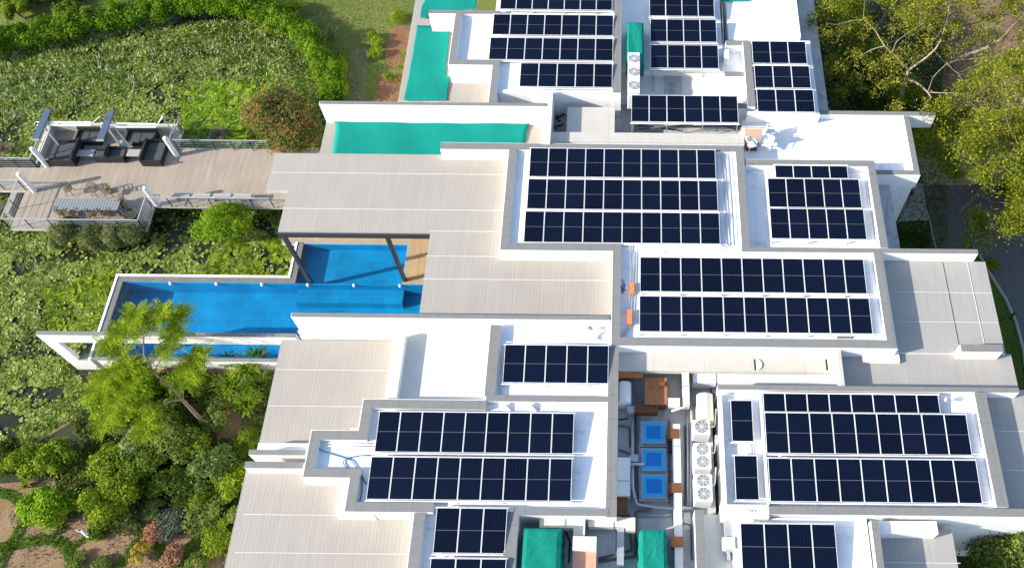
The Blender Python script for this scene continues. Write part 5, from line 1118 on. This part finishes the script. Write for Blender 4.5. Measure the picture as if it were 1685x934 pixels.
# ------------------------------------------------------------------ deck furniture
def railing(pts, h, label, closed=False, z=ZD, mt='galvanised', nc=4):
    P = [Vector((*q, z)) for q in verts_of(*snap(pts, z))] if len(pts) > 1 else []
    t = empty('deck_railing', P[0], label, 'railing', 'metal railings round the deck'); m = MB(); c = MB(); tr = MB()
    for a, b in zip(P, P[1:]):
        L_ = (b-a).length; n = max(1, round(L_/1.25))
        for i in range(n+1):
            q = a + (b-a)*i/n; m.box(q.x-.02, q.y-.02, z, q.x+.02, q.y+.02, z+h-.03)
        tr.beam(a + Vector((0, 0, h)), b + Vector((0, 0, h)), .055, .045)
        for k in range(nc): zz = z + h*(k+1)/(nc+1); c.beam((a.x, a.y, zz), (b.x, b.y, zz), .012, .012)
    m.build('post', 'dark_metal', t); tr.build('top_rail', mt, t); c.build('cable', 'galvanised', t)
railing([(294, 247), (448, 247)], .95, 'railing along the upper edge of the deck walkway'); railing([(-60, 275.5), (62, 275.5), (90, 214)], .95, 'railing at the left end of the deck above the walkway')
railing([(-60, 312), (44, 312), (16, 376), (238, 376), (251, 341), (452, 341)], .95, 'long railing along the lower edge of the deck'); railing([(297, 213), (291, 246)], .95, 'short railing at the right side of the lounge alcove')
pl = MB(); a, b = W(92, 212, ZD), W(298, 212, ZD); pl.box(a.x, a.y-.18, ZD+.001, b.x, a.y-.02, ZD+.62); tag(pl.build('low_wall', 'cream_slab'), 'low pale wall at the back of the lounge alcove', 'wall')
pl = MB(); a, b = W(90, 216, ZD), W(72, 262, ZD); pl.box(a.x-.12, b.y, ZD+.001, a.x+.06, a.y, ZD+.62); tag(pl.build('low_wall', 'cream_slab'), 'low pale wall at the left side of the lounge alcove', 'wall')
def postlamp(px, py, label):
    p = W(px, py, ZD); t = empty('bollard_post', p, label, 'post', 'white round posts on the deck'); m = MB(); m.cyl(p.x, p.y, ZD, ZD+1.68, .15, n=18); m.build('shaft', 'white_metal', t, smooth=False)
    m = MB(); m.tube([(p.x, p.y, ZD+1.681), (p.x, p.y, ZD+1.74), (p.x, p.y, ZD+1.77)], [.15, .12, .04], 18); m.build('cap', 'white_metal', t, smooth=True)
for a, b, l in ((57, 314, 'fat white post at the lower left railing corner of the deck'), (78, 273, 'fat white post by the upper left railing of the deck'), (291, 256, 'fat white post at the right end of the lounge alcove'), (259, 337, 'fat white post at the lower deck corner right of the planter')): postlamp(a, b, l)
# pergola frame over the lounge
pg = empty('pergola_frame', W(160, 215, ZD), 'grey steel pergola frame with two dark blue planks over the lounge', 'pergola'); zp = 3.5
for (a, b, c, d) in ((57, 231, 82, 181), (162, 232, 187, 183)):
    A, Bv = W(a, b, zp), W(c, d, zp); x = (A.x+Bv.x)/2; m = MB(); m.box(x-.2, A.y, zp, x+.2, Bv.y, zp+.09); m.build('plank', 'blue_beam', pg)
    m = MB(); ym = (A.y+Bv.y)/2; m.box(x-.22, A.y-.01, zp-.02, x+.22, A.y+.03, zp+.10); m.box(x-.05, ym-.05, ZD, x+.05, ym+.05, zp-.001); m.build('post', 'galvanised', pg)
for (a, b, c, d) in ((61, 201, 150, 201), (61, 206, 150, 206), (166, 203, 257, 204), (166, 209, 257, 209)):
    m = MB(); m.tube([W(a, b, zp-.1), W(c, d, zp-.1)], .05, 8); m.build('rail', 'white_metal', pg)
for pts in (((148, 206, zp-.1), (164, 192, zp+.3)), ((257, 209, zp-.1), (267, 192, zp+.3), (290, 224, ZD+.6)), ((267, 192, zp+.3), (294, 199, 2.6)), ((190, 212, zp-.1), (212, 238, ZD+.7)), ((84, 206, zp-.1), (60, 268, ZD+.2)), ((294, 199, 2.6), (283, 222, ZD))):
    m = MB(); m.tube([W(*q) for q in pts], .035, 6); m.build('brace', 'galvanised', pg)
def sofa(px0, py0, px1, py1, back, label, mt='wicker', seats=2):
    r = rect(px0, py0, px1, py1, ZD+.4); x0, y0, x1, y1 = r; t = empty('wicker_sofa', ((x0+x1)/2, (y0+y1)/2, ZD), label, 'sofa', 'dark wicker seats in the lounge')
    m = MB(); m.box(x0, y0, ZD+.04, x1, y1, ZD+.32); m.build('base', mt, t)
    bt = .12; sx0, sy0, sx1, sy1 = x0, y0, x1, y1
    m = MB()
    if back == 'n': m.box(x0, y1-bt, ZD+.321, x1, y1, ZD+.75); sy1 -= bt
    if back == 's': m.box(x0, y0, ZD+.321, x1, y0+bt, ZD+.75); sy0 += bt
    if back == 'w': m.box(x0, y0, ZD+.321, x0+bt, y1, ZD+.75); sx0 += bt
    if back == 'e': m.box(x1-bt, y0, ZD+.321, x1, y1, ZD+.75); sx1 -= bt
    m.build('backrest', mt, t)
    for k in (0, 1):
        m = MB()
        if back in 'ns': xx = sx0 if k == 0 else sx1-.1; m.box(xx, sy0+.005, ZD+.321, xx+.1, sy1-.005, ZD+.56)
        else: yy = sy0 if k == 0 else sy1-.1; m.box(sx0+.005, yy, ZD+.321, sx1-.005, yy+.1, ZD+.56)
        m.build('armrest', mt, t)
    if back in 'ns': sx0 += .11; sx1 -= .11
    else: sy0 += .11; sy1 -= .11
    for k in range(seats):
        m = MB(); f0, f1 = k/seats, (k+1)/seats
        if back in 'ns': m.box(sx0+(sx1-sx0)*f0+.01, sy0+.02, ZD+.321, sx0+(sx1-sx0)*f1-.01, sy1-.02, ZD+.44)
        else: m.box(sx0+.02, sy0+(sy1-sy0)*f0+.01, ZD+.321, sx1-.02, sy0+(sy1-sy0)*f1-.01, ZD+.44)
        o = m.build('seat_cushion', 'seat_dark', t); bv = o.modifiers.new('b', 'BEVEL'); bv.width = .03; bv.segments = 2
mat('seat_dark', (.06, .065, .07), .9)
sofa(92, 232, 121, 268, 'e', 'black wicker sofa at the left side of the lounge alcove'); sofa(131, 214, 164, 233, 'n', 'black wicker sofa at the back wall, left one'); sofa(212, 216, 254, 234, 'n', 'black wicker sofa at the back wall, right one')
sofa(160, 246, 178, 262, 'e', 'black wicker armchair in the middle of the lounge, left one', seats=1); sofa(181, 243, 203, 262, 'w', 'black wicker armchair in the middle of the lounge, right one', seats=1); sofa(243, 232, 264, 268, 'w', 'black wicker sofa at the right side of the lounge alcove')
def lowtable(px0, py0, px1, py1, label, h=.38):
    r = rect(px0, py0, px1, py1, ZD+h); t = empty('coffee_table', (r[0], r[1], ZD), label, 'table', 'grey coffee tables in the lounge'); m = MB(); m.box(r[0], r[1], ZD+h-.06, r[2], r[3], ZD+h); o = m.build('tabletop', 'cushion', t); bv = o.modifiers.new('b', 'BEVEL'); bv.width = .025
    for sx in (r[0]+.04, r[2]-.09):
        for sy in (r[1]+.04, r[3]-.09): m = MB(); m.box(sx, sy, ZD, sx+.05, sy+.05, ZD+h-.061); m.build('leg', 'dark_metal', t)
lowtable(127, 246, 153, 257, 'low grey table between the left sofa and the armchairs'); lowtable(210, 245, 236, 257, 'low grey table in front of the right sofa'); lowtable(197, 230, 213, 247, 'low grey ottoman at the back of the lounge')
# dining table and chairs
r = rect(92, 326.5, 193, 345.5, ZD+.75); dt = empty('dining_table', ((r[0]+r[2])/2, (r[1]+r[3])/2, ZD), 'long grey slatted dining table on the lower deck', 'table')
n = 22; m = MB()
for k in range(n): x = r[0] + (r[2]-r[0])*k/n; m.box(x, r[1], ZD+.72, x + (r[2]-r[0])/n - .018, r[3], ZD+.75)
m.build('tabletop', 'table_top', dt); m = MB(); m.box(r[0]+.05, r[1]+.05, ZD+.66, r[2]-.05, r[3]-.05, ZD+.719); m.build('apron', 'dark_metal', dt)
for sx in (r[0]+.1, r[2]-.17):
    for sy in (r[1]+.08, r[3]-.15): m = MB(); m.box(sx, sy, ZD, sx+.07, sy+.07, ZD+.659); m.build('leg', 'dark_metal', dt)
def mk_chair():
    t = empty('garden_chair', (0, 0, 0), 'x', 'chair', 'tan woven chairs round the dining table')
    m = MB(); pts = [(.24*math.cos(a), .24*math.sin(a)) for a in np.linspace(0, 2*math.pi, 14, endpoint=False)]; m.prism(pts, .42, .46); m.build('seat', 'tan_wicker', t)
    m = MB()
    for rr, z in ((.27, .60), (.28, .72), (.29, .82)): m.tube([(rr*math.cos(a), rr*math.sin(a), z) for a in np.linspace(math.radians(-20), math.radians(200), 14)], .018, 6)
    for a in np.linspace(math.radians(-10), math.radians(190), 9): m.tube([(.24*math.cos(a), .24*math.sin(a), .46), (.29*math.cos(a), .29*math.sin(a), .82)], .009, 4)
    m.build('backrest', 'tan_wicker', t)
    for sx in (-1, 1):
        for sy in (-1, 1): m = MB(); m.tube([(sx*.15, sy*.15, .42), (sx*.22, sy*.22, 0)], .016, 6); m.build('leg', 'dark_metal', t)
    return t
def copy_tree(o, parent=None):
    c = o.copy(); COL.objects.link(c)
    if parent: c.parent = parent
    for ch in [k for k in COL.objects if k.parent == o]: copy_tree(ch, c)
    return c
proto = mk_chair(); cx0 = (r[0]+r[2])/2
spots = [(118, 318, 0, 'woven chair behind the dining table, left one'), (160, 319, -.3, 'woven chair behind the dining table, second from left'), (182, 321, .2, 'woven chair behind the dining table near its right end'), (204, 336, -1.5, 'woven chair at the right end of the dining table'),
         (108, 356, 3.0, 'woven chair in front of the dining table, leftmost'), (125, 357, 3.3, 'woven chair in front of the dining table, second from left'), (158, 357, 3.1, 'woven chair in front of the dining table, third from left'), (178, 357, 3.2, 'woven chair in front of the dining table, rightmost')]
for i, (a, b, rz, lb) in enumerate(spots):
    o = proto if i == 0 else copy_tree(proto); p = W(a, b, ZD); o.location = (p.x, p.y, ZD); o.rotation_euler = (0, 0, rz); o['label'] = lb
p = W(218, 358, ZD); t = empty('round_planter', p, 'round tan planter bowl beside the dining table', 'planter'); m = MB(); m.tube([(p.x, p.y, ZD), (p.x, p.y, ZD+.05), (p.x, p.y, ZD+.38), (p.x, p.y, ZD+.42)], [.28, .33, .42, .42], 20); m.build('bowl', 'tan_wicker', t, smooth=False); m = MB(); m.cyl(p.x, p.y, ZD+.421, ZD+.43, .36); m.build('soil', 'dark_soil', t)
r = rect(283, 317, 416, 325, ZD+.5); t = empty('long_bench', (r[0], r[1], ZD), 'long pale bench with grey cushions along the lower deck railing', 'bench'); m = MB(); m.box(r[0], r[1], ZD+.38, r[2], r[3], ZD+.45); m.build('seat', 'cream_slab', t)
for k in range(4): x = r[0] + (r[2]-r[0])*(k+.1)/4; m = MB(); m.box(x, r[1]+.03, ZD+.451, x+(r[2]-r[0])/4*.8, r[3]-.03, ZD+.53); m.build('cushion', 'cushion', t)
for k in (0.05, .5, .93): x = r[0] + (r[2]-r[0])*k; m = MB(); m.box(x, r[1]+.02, ZD, x+.08, r[3]-.02, ZD+.379); m.build('leg', 'dark_metal', t)
# things by the driveway
p = W(1662, 524, .02); t = empty('driveway_bollard', p, 'black bollard on the grass strip beside the driveway', 'bollard'); m = MB(); m.cyl(p.x, p.y, 0, .75, .07, n=12); m.build('shaft', 'dark_metal', t); m = MB(); m.tube([(p.x, p.y, .751), (p.x, p.y, .80), (p.x, p.y, .83)], [.09, .09, .03], 12); m.build('cap', 'dark_metal', t)
p = W(1598, 408, .02); t = empty('driveway_lamp', p, 'thin black lamp pole with orange and white shade at the driveway', 'lamp post'); m = MB(); m.tube([(p.x, p.y, 0), (p.x, p.y, 2.2), (p.x+.3, p.y+.1, 2.5)], .04, 8); m.build('pole', 'dark_metal', t)
m = MB(); m.tube([(p.x+.3, p.y+.1, 2.3), (p.x+.3, p.y+.1, 2.55)], [.26, .04], 12); m.build('shade', 'salmon', t); m = MB(); m.tube([(p.x+.3, p.y+.1, 2.24), (p.x+.3, p.y+.1, 2.298)], [.18, .26], 12); m.build('shade_rim', 'white_metal', t)

# yard clutter
Y_ = 'small pipes across the plant yard'
for k, (pts, rr, mt, lb) in enumerate([
 ([(1052, 690, 5.3), (1052, 825, 5.3)], .03, 'galvanised', 'thin grey pipe touching the left side of the skylights'),
 ([(1101, 690, 5.3), (1101, 828, 5.3)], .03, 'dark_pipe', 'thin dark pipe touching the right side of the skylights'),
 ([(1018, 700, 5.3), (1036, 702, 5.3), (1037, 735, 5.3)], .04, 'dark_pipe', 'dark elbow pipe by the left wall of the yard'),
 ([(1018, 690, 5.6), (1034, 688, 5.6)], .05, 'black_rubber', 'short black pipe below the grey-white tank'),
 ([(1127, 700, 5.25), (1128, 760, 5.25), (1127, 830, 5.25)], .025, 'black_rubber', 'thin black cable on the yard floor beside the white duct'),
 ([(1121, 860, 5.35), (1137, 862, 5.35), (1138, 920, 5.35)], .03, 'dark_pipe', 'thin dark pipe right of the white duct near the bottom'),
 ([(1052, 846, 5.35), (1085, 848, 5.35), (1104, 846, 5.35)], .035, 'galvanised', 'grey pipe behind the right green tarpaulin'),
 ([(930, 872, 5.7), (938, 890, 5.7), (936, 925, 5.7)], .04, 'black_rubber', 'black hose between the left tarpaulin and the salmon-topped cabinet'),
 ([(990, 870, 5.75), (1012, 872, 5.75), (1012, 915, 5.75)], .03, 'galvanised', 'thin grey pipe right of the salmon-topped cabinet'),
 ([(1075, 118, 5.75), (1075, 150, 5.75)], .035, 'galvanised', 'short grey pipe on the upper grey roof'),
 ([(1188, 5, 6.2), (1190, 60, 6.2), (1187, 110, 6.2)], .03, 'galvanised', 'thin grey pipe along the edge of the upper white terrace')]):
    pipe(pts, rr, mt, lb, 'pipe', 'pipe', Y_, 6)
def smallbox(a, b, c, d, z0, z1, mt, lb, cat='box', name='equipment_box'):
    r = rect(a, b, c, d, z1); t = empty(name, (r[0], r[1], z0), lb, cat); m = MB(); m.box(r[0], r[1], z0, r[2], r[3], z1-.03); m.build('body', mt, t); m = MB(); m.box(r[0]-.02, r[1]-.02, z1-.0295, r[2]+.02, r[3]+.02, z1); m.build('lid', mt, t)
smallbox(1033, 668, 1043, 677, 5.2, 5.75, 'galvanised', 'small grey-blue box beside the low brown rusty box')
smallbox(1035, 747, 1050, 758, 5.2, 5.6, 'galvanised', 'grey pump box left of the middle skylight', 'pump', 'pump_box')
smallbox(1100, 727, 1108, 742, 5.2, 5.5, 'black_rubber', 'small black box between the topmost and middle skylights')
smallbox(1086, 628, 1094, 634, 5.95, 6.1, 'rust', 'small rusty stub on the large orange rusty unit')
smallbox(1100, 655, 1118, 668, 5.6, 5.95, 'white_metal', 'white cage-like box under the cream elbow duct')
smallbox(1213, 55, 1220, 66, 6.0, 6.5, 'white_metal', 'small white box in the stepped gap by the nine-panel array') if False else None
smallbox(1191, 82, 1199, 95, 5.96, 6.6, 'white_metal', 'white tank box in the stepped gap left of the nine-panel array')
smallbox(1060, 618, 1070, 622, 6.0, 6.2, 'galvanised', 'small grey box under the canopy slab') if False else None
m = MB(); r = rect(1092, 116, 1122, 154, 5.73); m.box(r[0], r[1], 5.722, r[2], r[3], 5.735); m.build('patch', 'grey_roof', B)
m = MB(); r = rect(1125, 842, 1137, 870, 5.3); m.box(r[0], r[1], 5.275, r[2], r[3], 5.285); m.build('patch', 'cream_roof', B)
m = MB(); r = rect(1377, 551, 1404, 557, 6.73); m.box(r[0], r[1], 6.722, r[2], r[3], 6.726); mat('soot', (.22, .21, .19), .9, var=.5, vscale=7); m.build('stain_patch', 'soot', B)
# ------------------------------------------------------------------ light, sky, camera
EL = math.radians(25); AZ = math.radians(16)
trav = Vector((math.cos(EL)*math.cos(AZ), math.cos(EL)*math.sin(AZ), -math.sin(EL)))
sl = bpy.data.lights.new('sun', 'SUN'); sl.energy = 4.5; sl.angle = math.radians(.5); sl.color = (1, .925, .80)
so = bpy.data.objects.new('sun', sl); COL.objects.link(so); so.rotation_euler = trav.to_track_quat('-Z', 'Y').to_euler(); so.location = (-40, -10, 40)
wd = bpy.data.worlds.new('World'); sc.world = wd; wd.use_nodes = True; N = wd.node_tree.nodes; L = wd.node_tree.links
sk = N.new('ShaderNodeTexSky'); sk.sky_type = 'NISHITA'; sk.sun_disc = False; sk.sun_elevation = EL; sk.sun_rotation = math.atan2(-trav.x, -trav.y)
L.new(sk.outputs[0], N['Background'].inputs[0]); N['Background'].inputs[1].default_value = .15
cd = bpy.data.cameras.new('camera'); co = bpy.data.objects.new('camera', cd); COL.objects.link(co); sc.camera = co
cd.sensor_width = 36; cd.lens = 36*F/1685; cd.shift_x = -(CX - 842.5)/1685; cd.shift_y = 0; cd.clip_end = 2000; cd.clip_start = .5
co.matrix_world = Matrix.Translation((0, 0, HC)) @ Matrix.Rotation(math.radians(90) - PITCH, 4, 'X') @ Matrix.Rotation(ROLL, 4, 'Z')
sc.view_settings.view_transform = 'Standard'; sc.view_settings.look = 'None'; sc.view_settings.exposure = EXPO; sc.view_settings.gamma = 1
sc.cycles.transparent_max_bounces = 8; sc.cycles.max_bounces = 6
